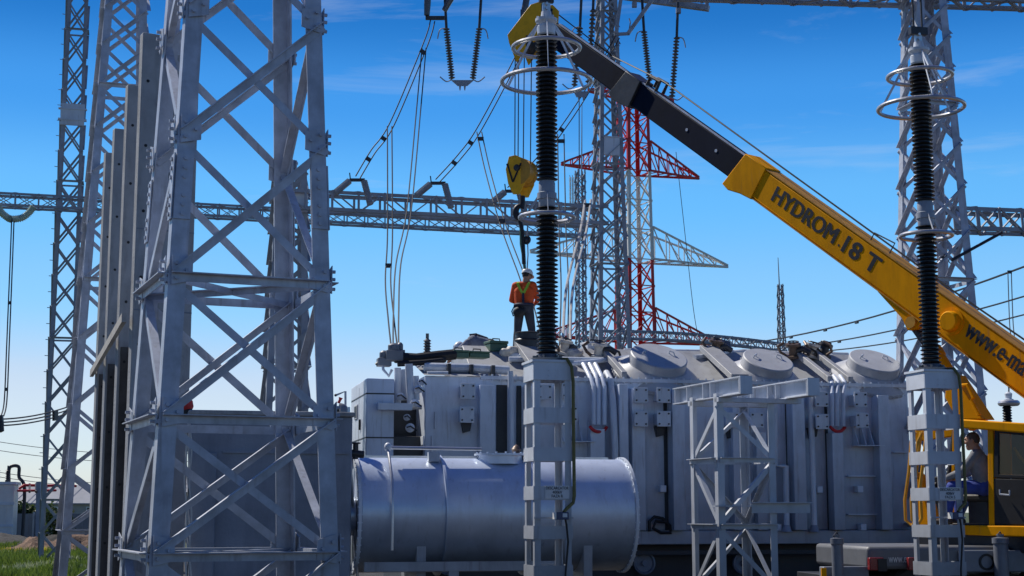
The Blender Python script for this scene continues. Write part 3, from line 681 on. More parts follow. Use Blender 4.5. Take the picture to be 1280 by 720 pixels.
# ------------------------------------------------------------------ surge arresters
def arrester(loc, rz, label, faza):
    d = V3(loc).length
    pedz = [zat(y, 18) for y in (457.5, 477)]; zb = zat(452, 18)
    t = thing('arrester_pedestal', label[0], 'pedestal', loc, rz, 'square steel pedestals under the arresters')
    h = .222
    for sx in (-1, 1):
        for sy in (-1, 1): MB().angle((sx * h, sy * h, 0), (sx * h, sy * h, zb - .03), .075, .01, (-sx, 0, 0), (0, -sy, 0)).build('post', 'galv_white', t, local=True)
    for y0, y1 in ((455, 477), (511, 530), (560, 577), (608, 625), (657, 673.5), (706, 724), (754, 772), (800, 815)):
        z1, z0 = zat(y0, 18), zat(y1, 18)
        for k in range(4):
            m = MB(); e = h + .002
            if k == 0: m.box(-e - .01, e + .01, -e - .012, -e, z0, z1)
            if k == 1: m.box(-e - .01, e + .01, e, e + .012, z0, z1)
            if k == 2: m.box(-e - .012, -e, -e + .001, e - .001, z0, z1)
            if k == 3: m.box(e, e + .012, -e + .001, e - .001, z0, z1)
            ob = m
            if k == 0 and y0 == 455:
                for a in (-.05, .04):
                    for c in (.05, .11): m.bolt((a, -e - .012, z0 + c), (0, -1, 0), .008, .008)
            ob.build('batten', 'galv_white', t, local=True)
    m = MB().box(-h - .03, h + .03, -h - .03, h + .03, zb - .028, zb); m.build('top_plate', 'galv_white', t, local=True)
    # counter box and its lead
    zc = zat(644.5, 18)
    m = MB().box(-h - .02, h + .01, -h - .05, -h - .014, zc - .035, zc - .015); m.build('cross_bar', 'galv_white', t, local=True)
    cb = MB().box(.0, .145, -h - .16, -h - .06, zc - .045, zc + .04).build('surge_counter', 'navy', t, local=True, bevel=.006)
    MB().box(.07, .125, -h - .163, -h - .1605, zc - .018, zc + .026).build('display', 'screen', cb, local=True)
    MB().box(-.025, -.001, -h - .15, -h - .07, zc - .04, zc + .035).build('gland', 'white', cb, local=True)
    m = MB().path([(.12, -h - .1, zc - .045), (.135, -h - .09, zc - .1), (.16, -h - .07, zc - .3), (.13, -h - .06, zc - .65), (.12, -h - .06, zc - 1.0), (.14, -h - .05, 0.02)], .012, 7); m.build('lead', 'black', t, local=True)
    # earth cable
    zs0 = zat(620, 18)
    m = MB().path([(.12, -h + .12, zb + .02), (.17, -h - .03, zb + .01), (.215, -h - .06, zb - .08), (.235, -h - .055, zb - .25), (.238, -h - .05, zb - .8), (.243, -h - .05, zs0), (.225, -h - .06, zs0 - .08), (.15, -h - .07, zs0 - .14), (.1, -h - .1, zc + .04)], .02, 8); m.build('earth_cable', 'earth', t, local=True)
    # sign plate
    zp = zat(615.5, 18); pl = MB().box(-.1, .19, -h - .024, -h - .016, zp - .075, zp + .075).build('sign_plate', 'sign', t, local=True)
    m = MB()
    for key, dz in (('desc', .047), ('kv', .0), (faza, -.045)):
        vs, fs = TXT[key]; m.add([v + V3((.045, -h - .027, zp + dz)) for v in vs], fs)
    m.build('lettering', 'ink', pl, local=True, sharp=10)
    # the arrester itself
    a = thing('surge_arrester', label[1], 'surge arrester', V3(loc) + Z * (zb + .0), rz, 'black ribbed surge arresters')
    z_ = lambda y: zat(y, 18) - zb
    m = MB().lathe([(0, .002), (.2, .002), (.2, .035), (.13, .04), (.12, .085), (0, .085)], (0, 0, 0), (0, 0, 1), 28)
    for k in range(6):
        an = k * math.pi / 3; c = V3((math.cos(an), math.sin(an), 0)); m.bolt(c * .165 + Z * .036, (0, 0, 1), .018, .03)
        m.prism([c * .125 + Z * .08, c * .19 + Z * .036, c * .125 + Z * .036], Z.cross(c) * .012)
    m.build('base_flange', 'porcelain', a, local=True)
    def unit(z0, z1):
        n = int((z1 - z0) / .052); pr = [(0, z0), (.09, z0)]
        for k in range(n):
            zz = z0 + (z1 - z0) * (k + .2) / n; s = .133
            pr += [(.092, zz), (s - .003, zz + .012), (s, zz + .017), (s - .012, zz + .024), (.094, zz + .034)]
        pr += [(.09, z1), (0, z1)]
        MB().lathe(pr, (0, 0, 0), (0, 0, 1), 30).build('shed_column', 'shed', a, local=True, sharp=28)
    zf0, zf1 = z_(256), z_(225)
    unit(.08, zf0 - .08 + .06); unit(zf1 - .02, z_(44))
    m = MB().lathe([(0, zf0 - .06), (.085, zf0 - .06), (.1, zf0 - .02), (.1, zf0 + .06), (.118, zf0 + .065), (.118, zf0 + .14), (.1, zf0 + .15), (.1, zf1 - .04), (.085, zf1), (0, zf1)], (0, 0, 0), (0, 0, 1), 28); m.build('middle_flange', 'galv_far', a, local=True)
    def cring(zr, Rr, za, ra, nm):
        g = MB().torus((0, 0, zr), (0, 0, 1), Rr, .026, 56, 10).build(nm, 'alu', a, local=True)
        for k in range(3):
            an = k * math.pi / 1.5 + .3; c = V3((math.cos(an), math.sin(an), 0))
            m = MB().bar(c * ra + Z * za, c * (Rr - .005) + Z * (zr + .01), .03, .008, Z.cross(c)); m.build('ring_arm', 'galv_white', g, local=True)
    zt = z_(27)
    cring(z_(272), .325, zf0 + .13, .1, 'lower_grading_ring')
    cring(z_(60), .41, zt, .1, 'top_grading_ring'); cring(z_(102), .545, zt - .02, .11, 'wide_grading_ring')
    m = MB().lathe([(0, z_(46)), (.085, z_(46)), (.11, z_(43)), (.115, z_(34)), (.09, z_(31)), (.135, z_(27.5)), (.135, z_(24)), (.07, z_(22)), (.06, z_(15)), (0, z_(14))], (0, 0, 0), (0, 0, 1), 28)
    for k in range(6):
        an = k * math.pi / 3; c = V3((math.cos(an), math.sin(an), 0)); m.bolt(c * .11 + Z * (z_(24) - .002), (0, 0, 1), .015, .03)
    m.build('terminal_cap', 'tank_light', a, local=True)
    m = MB(); zt2 = z_(14)
    m.box(-.05, .05, -.012, .012, zt2 - .02, zt2 + .12)
    for c in (.03, .09): m.bolt((0, -.012, zt2 + c), (0, -1, 0), .02, .03)
    m.build('terminal_pad', 'alu', a, local=True)
    return t, a
oL = V3(((684.5 - 640) / F * 18, 18, 0)); oR = oL + U * 5.05
pL, aL = arrester(oL, A15, ('square pale steel pedestal in front of the glossy tank, with a FAZA R plate', 'black ribbed surge arrester left of the boom, below the crane boom head'), 'fazar')
pR, aR = arrester(oR, A15, ('square pale steel pedestal in front of the crane cab, with a FAZA S plate', 'black ribbed surge arrester at the right, in front of the yellow boom'), 'fazas')
# leads standing on the right arrester cap
t = thing('clamp_lead', 'short dark clamp and twin leads rising from the right arrester cap', 'clamp', V3(oR) + Z * (zat(14, 18)))
top = V3(oR) + Z * (zat(14, 18) + .14)
for sx in (-.06, .06): MB().path([top + U * sx - Z * .02, top + U * sx + Z * .35, top + U * (sx * 1.6 - .06) + Z * 1.3], .014, 6).build('lead', 'cable', t)
MB().bar(top + U * -.12, top + U * .12, .08, .1).build('clamp', 'darksteel', t)
MB().torus(top + Z * .6, Z, .12, .016, 24, 6).build('spacer_ring', 'galv', t)
t = thing('clamp_lead', 'clamp and three grey leads running up from the left arrester cap', 'clamp', V3(oL) + Z * (zat(14, 18)))
top = V3(oL) + Z * (zat(14, 18) + .14)
for sx in (-.1, 0, .1): MB().bar(top + U * sx * .5 - Z * .02, top + U * sx * 2 + Z * .9, .05, .03).build('lead', 'galv', t)
MB().bar(top + U * -.09, top + U * .09, .06, .06).build('clamp', 'darksteel', t)

# ------------------------------------------------------------------ lattice stand with two beams
so = P(917, 640, 18.0); so.z = 0; zl = zat(503, 17.9)
st = thing('lattice_stand', 'empty lattice stand carrying two short steel beams between the two arresters', 'steel stand', so, R(18))
lv = [0.05, .85, zat(655, 17.6), zat(572, 17.6), zl - .02]
lattice(st, lambda z: .74, lv, .085, .011, .055, .008, 'galv_white', struts=(lv[2], lv[3], .85), single=True)
zt_ = zl
for x, nm in ((-.27, 0), (.58, 1)):
    ib = MB().ibeam((x, -.92, zt_ + .135), (x, .92, zt_ + .135), .15, .2, .013, (1, 0, 0), (0, 0, 1)).build('beam', 'galv_white', st, local=True)
    for y in (-.9, -.15, .05, .5, .85):
        m = MB().box(x - .073, x - .0075, y, y + .012, zt_ + .0485, zt_ + .2215); m.build('stiffener', 'galv_white', ib, local=True)
    m = MB().box(x - .075, x + .075, -.935, -.921, zt_ + .034, zt_ + .237); m.build('end_plate', 'galv_white', ib, local=True)
for y in (-.36, .36): MB().box(-.37, .7, y - .06, y + .06, zt_ - .02, zt_ + .032).build('cross_beam', 'galv_white', st, local=True)
zz = zat(632, 17.6)
MB().box(-.47, .02, -.5, -.395, zz - .012, zz).build('shelf_plate', 'galv_white', st, local=True)
MB().box(.03, .78, -.41, -.395, zz - .085, zz + .04).build('channel', 'galv_white', st, local=True)
MB().box(.03, .78, -.47, -.411, zz + .028, zz + .04).build('channel_flange', 'galv_white', st, local=True)

# ------------------------------------------------------------------ glossy tank lying in front of the transformer
aV = R(13); uv = V3((math.cos(aV), math.sin(aV), 0)); vv = V3((-math.sin(aV), math.cos(aV), 0))
vc = P(442, 643.5, 20.5); rad = .76
vt = thing('oil_tank', 'glossy blue grey oil tank lying horizontally in front of the transformer', 'tank', (vc.x, vc.y, 0), aV)
L = 3.73; zc = vc.z
def vl(prof, n=72): return MB().lathe(prof, (0, 0, zc), (1, 0, 0), n)
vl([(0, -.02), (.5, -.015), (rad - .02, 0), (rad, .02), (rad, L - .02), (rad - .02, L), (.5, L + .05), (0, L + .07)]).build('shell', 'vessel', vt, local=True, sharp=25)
for x in (1.13, 2.32):
    vl([(rad + .001, x - .02), (rad + .05, x - .016), (rad + .05, x + .016), (rad + .001, x + .02)]).build('hoop', 'vessel', vt, local=True)
for x, nm in ((-.03, 'end_flange'), (L - .03, 'end_flange')):
    m = vl([(rad - .1, x), (rad + .032, x), (rad + .032, x + .04), (rad - .1, x + .05)])
    for k in range(48):
        an = k * math.pi / 24; c = V3((0, math.cos(an), math.sin(an))) * (rad + .016) + V3((x + .04, 0, zc)); m.bolt(c, (1, 0, 0), .01, .012); m.bolt(c - V3((.04, 0, 0)), (-1, 0, 0), .01, .015)
    m.build(nm, 'tank_light', vt, local=True)
m = MB().box(-.12, -.035, -.05, .05, zc - .9, zc + .8); m.build('end_stiffener', 'tank_light', vt, local=True, bevel=.008)
# manhole on the left end
m = MB().lathe([(.25, 0), (.25, .18), (.32, .18), (.32, .22), (0, .22)], (-.03, -.28, zc - .02), (-1, 0, 0), 28)
for k in range(12):
    an = k * math.pi / 6; m.bolt((-.25, -.28 + .285 * math.cos(an), zc - .02 + .285 * math.sin(an)), (-1, 0, 0), .018, .04)
m.build('manhole', 'vessel', vt, local=True)
m = MB().path([(-.3, -.34, zc + .1), (-.36, -.4, zc + .14), (-.36, -.45, zc - .05), (-.3, -.42, zc - .2)], .02, 7); m.build('manhole_handle', 'alu', vt, local=True)
# top manhole with saddle
x = 2.06
m = MB().lathe([(.3, zc + rad - .08), (.3, zc + rad + .035), (.36, zc + rad + .036), (.36, zc + rad + .06), (0, zc + rad + .06)], (x - .08, -.12, 0), (0, 0, 1), 36)
for k in range(16):
    an = k * math.pi / 8; m.bolt((x - .08 + .33 * math.cos(an), -.12 + .33 * math.sin(an), zc + rad + .06), (0, 0, 1), .015, .02)
m.build('top_hatch', 'vessel', vt, local=True)
m = MB().lathe([(0, 0), (.05, .02), (.07, .06), (.04, .1), (0, .13)], (x + .12, -.2, zc + rad + .06), (0, 0, 1), 12); m.build('hatch_valve', 'copper', vt, local=True)
# level gauge pipe
m = MB().path([(.4, -rad - .06, zc - .45), (.4, -rad - .075, zc), (.4, -rad - .0, zc + .45), (.4, -.5, zc + .72), (.4, -.33, zc + .88)], .019, 8); m.build('gauge_pipe', 'alu', vt, local=True)
m = MB().path([(.4, -.33, zc + .88), (.45, -.3, zc + .885), (1.68, -.3, zc + .875)], .022, 8); m.build('vent_pipe', 'alu', vt, local=True)
m = MB().ell((.4, -.34, zc + .89), (.05, .05, .06), 10, 8); m.build('pipe_elbow', 'tank_light', vt, local=True)
m = MB().box(.95, 1.1, -.36, -.22, zc + rad - .06, zc + rad + .07); m.build('junction_box', 'tank', vt, local=True, bevel=.01)
m = MB().box(.05, 3.55, .02, .06, zc + rad - .005, zc + rad + .03); m.build('top_rail', 'alu', vt, local=True)
# cradle
for x in (.75, 3.0):
    pts = [(x, -.62, .2), (x, .62, .2)] + [(x, (rad + .005) * math.cos(an), zc + (rad + .005) * math.sin(an)) for an in [R(-32 - 116 * k / 12) for k in range(13)]]
    m = MB().prism(pts, (.12, 0, 0)); m.build('saddle', 'tank', vt, local=True)
m = MB().box(.05, 2.6, -.8, -.72, zc - .72, zc - .6); m.build('side_rail', 'tank', vt, local=True)
m = MB().box(1.15, 1.28, -.79, -.73, .0, zc - .721); m.build('rail_post', 'tank', vt, local=True)
m = MB().box(-.1, 3.9, -.65, .65, .05, .199); m.build('base_frame', 'tank_dark', vt, local=True)
m = MB().path([(.02, -.3, 0.0), (.04, -.35, .6), (-.08, -.5, zc + .2), (-.12, -.55, zc + .7), (-.15, -.5, zc + 1.4)], .02, 7); m.build('riser_pipe', 'alu', vt, local=True)
m = MB()
m.tube((-.14, -.5, zc + .8), (.06, -.5, zc + .78), .05, n=12); m.tube((-.05, -.5, zc + .72), (-.05, -.5, zc + .92), .035, n=10); m.torus((-.05, -.5, zc + .93), Z, .06, .01, 18, 5)
m.build('valve', 'darksteel', vt, local=True)
# bracket panel with blue foot right of the tank's pedestal
# ------------------------------------------------------------------ transformer
O = P(530, 640, 26.5); O.z = 0
def T(px, py, dep=0.0):
    w = PL(px, py, O + vv * dep, aV); return (w - O).dot(uv), w.z
tr = thing('power_transformer', 'huge grey power transformer with three round tilted lids on its roof', 'transformer', O, aV)
def tb(name, m, x0, x1, y0, y1, z0, z1, par=None, bevel=0, **k): return MB().box(x0, x1, y0, y1, z0, z1).build(name, m, par or tr, local=True, bevel=bevel, **k)
XL = T(1139, 600)[0]; ZT = 4.06; ZB = T(530, 664)[1]; DP = 3.6
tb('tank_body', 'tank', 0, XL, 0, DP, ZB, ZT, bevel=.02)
# roof: sloped front, ridge, back slope
rl = [(.003, 4.063), (.75, 4.13), (1.75, 4.8), (2.5, 4.8), (DP - .003, 4.2), (DP - .003, 4.063)]
MB().prism([(1.0, y, z) for y, z in rl], (XL - 1.2, 0, 0)).build('roof_cover', 'tank_roof', tr, local=True, bevel=.015)
MB().prism([(-.02, -.05, 4.063), (1.0, -.05, 4.063), (1.0, 1.2, 4.38), (-.02, 1.2, 4.38), ], (0, 0, -.002)).build('roof_apron', 'tank_roof', tr, local=True)
m = MB().box(.98, XL + .03, -.07, -.002, ZT - .05, ZT + .012)
for k in range(58): m.bolt((1.05 + k * (XL - 1.1) / 57, -.04, ZT + .012), (0, 0, 1), .018, .03); m.bolt((1.05 + k * (XL - 1.1) / 57, -.04, ZT - .05), (0, 0, -1), .018, .03)
m.build('roof_rim', 'tank_light', tr, local=True)
# roof ribs seen as pale wedges
for px in (655, 760, 893, 1010, 1035):
    x = T(px, 455, .9)[0]
    MB().prism([(x, y, z) for y, z in ((.03, 4.075), (.03, 4.2), (1.7, 4.92), (1.7, 4.8))], (.1 if px in (760, 1010, 1035) else .34, 0, 0)).build('roof_rib', 'tank_roof', tr, local=True, bevel=.01)
# base beams, rail, wheels
tb('base_beam', 'tank', -.3, XL + .1, -.14, .25, T(700, 681)[1], ZB - .003, bevel=.015)
tb('rail_beam', 'tank_dark', -.5, XL + .4, -.1, 0, T(700, 694)[1], T(700, 689)[1])
tb('under_frame', 'tank_dark', -.2, XL, .3, DP - .2, .45, T(700, 681)[1] - .002)
for px in (560, 690, 806, 930, 1058):
    x, z = T(px, 704, .0)
    w = MB().lathe([(0, 0), (.19, 0), (.2, .03), (.2, .1), (.17, .11), (.15, .07), (.05, .06), (.05, .12), (0, .12)], (x, .1, z), (0, -1, 0), 24).build('wheel', 'chassis', tr, local=True)
tb('plinth', 'concrete_dark', -.8, XL + .8, -.3, DP + .3, 0, .44)
# vertical box ribs on the front
def fr(px0, px1, y0, y1, dep, name='stiffener', m='tank', dy=.0):
    x0, z1 = T(px0, y0, -dep); dep_ = dep; x1, z0 = T(px1, y1, -dep); z0 = max(z0, ZB + .004)
    return tb(name, m, x0, x1, -dep - dy, -.002 - dy, z0, min(z1, ZT - .06), bevel=.008)
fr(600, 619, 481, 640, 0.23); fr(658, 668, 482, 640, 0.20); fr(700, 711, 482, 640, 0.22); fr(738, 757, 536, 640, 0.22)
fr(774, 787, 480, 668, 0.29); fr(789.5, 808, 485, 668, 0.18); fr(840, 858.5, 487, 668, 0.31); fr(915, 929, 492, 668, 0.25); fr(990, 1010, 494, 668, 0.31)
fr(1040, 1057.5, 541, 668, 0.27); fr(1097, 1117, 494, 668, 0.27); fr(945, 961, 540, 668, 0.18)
fr(646, 652, 482, 640, .05, 'gap_shade_strip', 'tank_dark'); fr(829, 839.5, 487, 668, .02, 'gap_shade_strip', 'tank_dark'); fr(981, 989.5, 494, 668, .02, 'gap_shade_strip', 'tank_dark'); fr(1030, 1039, 494, 668, .02, 'gap_shade_strip', 'tank_dark'); fr(620.5, 634, 481, 640, .015, 'gap_shade_strip', 'tank_dark')  # dark strips paint in the shade of the gaps beside the ribs
# four-bolt plates
for cx_, cy_ in ((585, 489), (583.5, 518.5), (681, 490), (711, 488), (713, 517.5), (801, 494), (829.5, 494), (801, 523.5), (829.5, 523.5), (915, 525), (946, 525), (1027, 499), (1027.5, 527), (1075.5, 499.5), (1077.5, 525.5)):
    dep = .33; x, z = T(cx_, cy_, -dep); s = .128
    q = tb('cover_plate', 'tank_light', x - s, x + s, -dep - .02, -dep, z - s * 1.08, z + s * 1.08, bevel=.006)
    tb('plate_neck', 'tank', x - s * .7, x + s * .7, -dep + .002, -.003, z - s * .75, z + s * .75, par=q)
    m = MB()
    for a in (-1, 1):
        for c in (-1, 1): m.bolt((x + a * s * .68, -dep - .02, z + c * s * .72), (0, -1, 0), .017, .02)
    m.build('bolt', 'darksteel', q, local=True)
for cx_, cy_ in ((583, 534), (825, 539), (914, 541), (1016, 541)):
    x, z = T(cx_, cy_, -.1)
    MB().prism([(x - .09, -.003, z + .09), (x + .09, -.003, z + .09), (x + .06, -.003, z - .07), (x - .05, -.003, z - .1)], (0, -.14, 0)).build('valve_boss', 'tank_dark', tr, local=True)
for cx_, cy_ in ((828, 611), (1023.5, 612), (1074, 611.5), (1078, 659), (972, 659)):
    x, z = T(cx_, cy_, -.1); tb('terminal_box', 'tank_light', x - .055, x + .055, -.16, -.003, z - .06, z + .06, bevel=.008)
# fin shelves
for a, c, y0, y1 in ((699, 741, 520, 552), (1066, 1101, 526, 557)):
    x0, zt_ = T(a, y0, -.1); x1, zb_ = T(c, y1, -.1)
    sh = tb('fin_shelf', 'tank_light', x0, x1, -.28, -.003, zb_ - .015, zb_)
    for k in range(4):
        x = x0 + (x1 - x0) * (.04 + .28 * k); MB().prism([(x, -.004, zb_ + .001), (x, -.26, zb_ + .001), (x, -.004, zt_)], (.016, 0, 0)).build('fin', 'tank', sh, local=True)
for a, c, y in ((1061, 1099, 595), (1061, 1100, 643), (1118, 1136, 565)):
    x0, z = T(a, y, -.1); x1 = T(c, y, -.1)[0]; tb('cross_rib', 'tank_light', x0, x1, -.09, -.003, z - .012, z + .012)
# vertical pipes
def fpipe(pts, r, name='pipe', m='tank_light', dep=.2, par=None):
    q = [V3((T(px, py, -dp)[0], -dp, T(px, py, -dp)[1])) for px, py, dp in [(p + (dep,) if len(p) == 2 else p) for p in pts]]
    return MB().path(q, r, 10).build(name, m, par or tr, local=True)
fpipe([(638, 464), (639, 520), (640, 640)], .05); fpipe([(1013, 492), (1015, 560), (1018, 664)], .055); fpipe([(982.5, 582), (983.5, 662)], .055)
fpipe([(969, 500), (969, 582), (982, 583)], .045)
for px in (983.5, 1018): x, z = T(px, 664, -.2); MB().lathe([(.06, .12), (.09, .02), (.1, 0), (0, 0)], (x, -.2, z - .01), Z, 14).build('pipe_foot', 'tank', tr, local=True)
for k, (px, ex) in enumerate(((742, 737), (748, 745), (755.5, 752))):
    pb = fpipe([(ex - 8, 455, -.5), (ex, 470, .0), (px, 483, .2), (px, 531, .22)], .04, m='tank')
for px, ex in ((1040, 1040), (1046, 1048), (1054, 1056)):
    fpipe([(ex - 6, 470, -.3), (ex, 478, .0), (px, 492, .2), (px, 533, .22)], .04, m='tank')
for px in (748, 1047):
    x, z = T(px, 532, -.22); MB().path([V3((x + .16 * math.cos(a), -.22 - .05 * math.sin(a * 2), z + .11 * math.sin(a))) for a in [R(190 + 160 * i / 14) for i in range(15)]], .03, 8).build('red_coil', 'red', tr, local=True)
fpipe([(758, 466, -.5), (763, 476, .05), (766, 500, .22), (769, 560, .24), (768, 640, .24)], .06, 'bent_duct')
MB().path([V3((T(px, py, -.15)[0], -.15 - .02 * (i % 2), T(px, py, -.15)[1])) for i, (px, py) in enumerate(((812, 664), (811, 652), (818, 646), (828, 648), (837, 657), (838, 666), (826, 666), (816, 660), (820, 651), (833, 653)))], .03, 8).build('coiled_hose', 'black', tr, local=True)
for k in range(6):
    px = 625 + 20 * 1; 
# seam line and door outlines on the left panel
for px, y0, y1 in ((543, 515, 536), (539, 545, 572)):
    x, z1 = T(px, y0); z0 = T(px, y1)[1]; tb('handle', 'tank_light', x, x + .02, -.06, -.003, z0, z1)
# ---- round tilted lids
def lid(px, py, dep, r, capoff):
    x, z = T(px, py, dep); ax = V3((.05, -.52, .85)).normalized(); c = V3((x, dep, z))
    f = MB().lathe([(r * .86, -.5), (r * .87, -.17), (r, -.16), (r, -.09), (r - .015, -.08), (r * .69, .09), (0, .09)], c, ax, 64)
    x1, y1, _ = basis(ax)
    for k in range(44):
        an = 2 * math.pi * k / 44; f.bolt(c + (x1 * math.cos(an) + y1 * math.sin(an)) * (r + .0) + ax * -.125, (x1 * math.cos(an) + y1 * math.sin(an)), .02, .025)
    fl = f.build('turret_flange', 'lid_paint', tr, local=True)
    cc = c + ax * .091 + x1 * capoff[0] + y1 * capoff[1]; rc = r * .665
    cp = MB().lathe([(rc, 0), (rc, .165), (rc - .02, .18), (0, .185)], cc, ax, 56).build('lid_cap', 'lid_paint', fl, local=True, sharp=30)
    for s in (-1, 1):
        h = cc + ax * .185 + x1 * (s * rc * .45) + y1 * .1
        MB().path([h, h + ax * .05, h + ax * .05 + x1 * .06 * s - y1 * .05, h + x1 * .08 * s - y1 * .06], .014, 6).build('lid_handle', 'tank_light', fl, local=True)
lid(821, 462, .48, .8, (0, .03)); lid(957, 466, .45, .72, (0, .02)); lid(1089, 467, .45, .74, (0.02, .03))
# ---- control cabinets at the left end
x0 = T(457.5, 520, -.35)[0]; x1 = T(492.5, 520, -.35)[0]
zc1 = T(470, 473, -.35)[1]; zc0 = 2.2
cab_ = tb('control_cabinet', 'tank', x0, x1, -.35, 1.75, zc0, zc1, bevel=.02)
for y in (492, 547): z = T(470, y, -.35)[1]; tb('cabinet_joint', 'tank_dark', x0 - .004, x1 + .004, -.354, 1.7, z - .012, z + .012, par=cab_)  # dark joint lines across the cabinet
x2, z2 = T(472, 508, -.5); x3 = T(515, 508, -.5)[0]; tb('bracket_arm', 'tank_light', x2, x3, -.55, -.4, z2 - .06, z2 + .06, par=cab_, bevel=.008)
xx, zz = T(472, 575, -.4); tb('foot_bracket', 'tank_light', xx - .1, xx + .35, -.42, -.352, zz - .07, zz + .07, par=cab_)
z = T(441, 515, .9)[1]
tb('cabinet_window', 'sign', x0 - .018, x0 - .002, .75, 1.15, z - .13, z + .13, par=cab_, bevel=.01); tb('window_pane', 'tank_dark', x0 - .024, x0 - .019, .8, 1.1, z - .1, z + .1, par=cab_)
z = T(441, 530, .9)[1]; tb('door_latch', 'black', x0 - .03, x0 - .002, .35, .42, z - .13, z + .05, par=cab_)
tb('door_seam', 'tank_dark', x0 - .003, x0 - .001, .6, .612, zc0 + .1, zc1 - .1, par=cab_)
# recess between cabinet and tank
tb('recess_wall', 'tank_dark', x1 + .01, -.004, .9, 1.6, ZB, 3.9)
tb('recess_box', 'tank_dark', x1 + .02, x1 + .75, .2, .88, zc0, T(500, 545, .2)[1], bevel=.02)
tb('recess_shelf', 'tank_light', x1 + .55, -.02, -.1, .5, T(515, 560)[1], T(515, 545)[1], bevel=.01)
for (px0, y0, px1, y1, dp, r) in ((497, 460, 497, 505, .1, .06), (511, 455, 514, 512, -.15, .07), (520, 470, 521, 500, -.1, .05), (505, 462, 507, 500, .3, .09)):
    a = T(px0, y0, dp); c = T(px1, y1, dp); MB().path([(a[0], dp, a[1]), (c[0], dp, c[1])], r, 12).build('riser_pipe', 'tank_light', tr, local=True)
for px, py, dp, s in ((518, 505, -.25, .08), (522, 487, -.2, .075), (500, 496, 0, .07), (512, 535, .1, .08), (526, 478, -.15, .06), (508, 522, .0, .06)):
    x, z = T(px, py, dp); q = MB().lathe([(0, 0), (s * .7, 0), (s, .03), (s, .08), (s * .5, .1), (s * .5, .16), (0, .16)], (x, dp, z), (0, -1, 0), 14).build('valve', 'tank', tr, local=True)
    MB().path([(x - s, dp - .17, z), (x - s * .2, dp - .2, z + .02), (x + s * 1.2, dp - .17, z - .05)], .014, 6).build('lever', 'darksteel', q, local=True)
a = T(508, 509, -.3); c = T(527, 509, -.3); MB().path([(a[0], -.3, a[1]), (c[0], -.3, c[1])], .04, 10).build('handle_bar', 'alu', tr, local=True)
# ---- pipework on the roof
def rpipe(pts, r, name, m): 
    q = [V3((T(px, py, dp)[0], dp, T(px, py, dp)[1])) for px, py, dp in pts]; return MB().path(q, r, 10).build(name, m, tr, local=True)
rpipe([(530, 459, .3), (585, 460, .3), (636, 463, .3)], .085, 'roof_pipe', 'tank_light')
rpipe([(534, 466, .1), (560, 466, .1)], .03, 'roof_pipe', 'tank_light')
rpipe([(494, 447, .5), (520, 448.5, .55), (548, 445, .6), (568, 443, .7)], .1, 'black_hose', 'black')
rpipe([(497, 455, .3), (530, 453, .3), (556, 450, .5)], .05, 'black_hose', 'black')
rpipe([(636, 449, 1.2), (700, 449, 1.1), (755, 450, 1.0)], .05, 'roof_pipe', 'tank_light')
rpipe([(700, 456, .6), (740, 452, .9), (790, 446, 1.3)], .045, 'roof_pipe', 'tank')
rpipe([(868, 447, 1.5), (930, 440, 1.9), (1040, 446, 1.9)], .06, 'roof_pipe', 'tank_light')
rpipe([(635, 444, 1.5), (660, 447, 1.2), (664, 462, .4), (668, 470, .1)], .06, 'roof_pipe', 'tank_light')
for px, py in ((560, 463), (588, 464), (615, 465)):
    x, z = T(px, py, .25); tb('pipe_clamp', 'tank_dark', x - .03, x + .03, .12, .42, z - .1, z + .11)
# valve head where the droppers land
for (px, py, dp, s) in ((492, 445, .5, .15), (480, 453, .5, .12), (500, 441, .6, .08)):
    x, z = T(px, py, dp); MB().box(x - s, x + s, dp - s, dp + s, z - s * .6, z + s * .6).lathe([(0, 0), (s * .7, 0), (s * .7, .1), (s * .3, .14), (0, .14)], (x, dp, z + s * .6), Z, 12).build('terminal_block', 'chassis', tr, local=True, bevel=.01)
rpipe([(478, 446, .5), (479, 462, .4), (486, 470, .3), (490, 462, .3)], .025, 'bent_tube', 'tank_light')
rpipe([(470, 456, .5), (480, 447, .5), (500, 445, .5)], .03, 'bent_tube', 'darksteel')
x, z = T(534, 443, .9)
MB().lathe([(0, 0), (.2, 0), (.2, .03), (.1, .08), (.06, .1)] + [p for k in range(5) for p in ((.05, .11 + k * .05), (.075, .125 + k * .05), (.05, .145 + k * .05))] + [(.03, .36), (.03, .46), (0, .46)], (x, .9, z - .08), Z, 16).build('bushing', 'porcelain', tr, local=True)
# low railings / bars on the ridge
for px0, px1, yy in ((640, 760, 441), (780, 930, 438), (985, 1060, 441)):
    rpipe([(px0, yy, 2.1), (px1, yy + 2, 2.1)], .04, 'ridge_bar', 'tank_light')

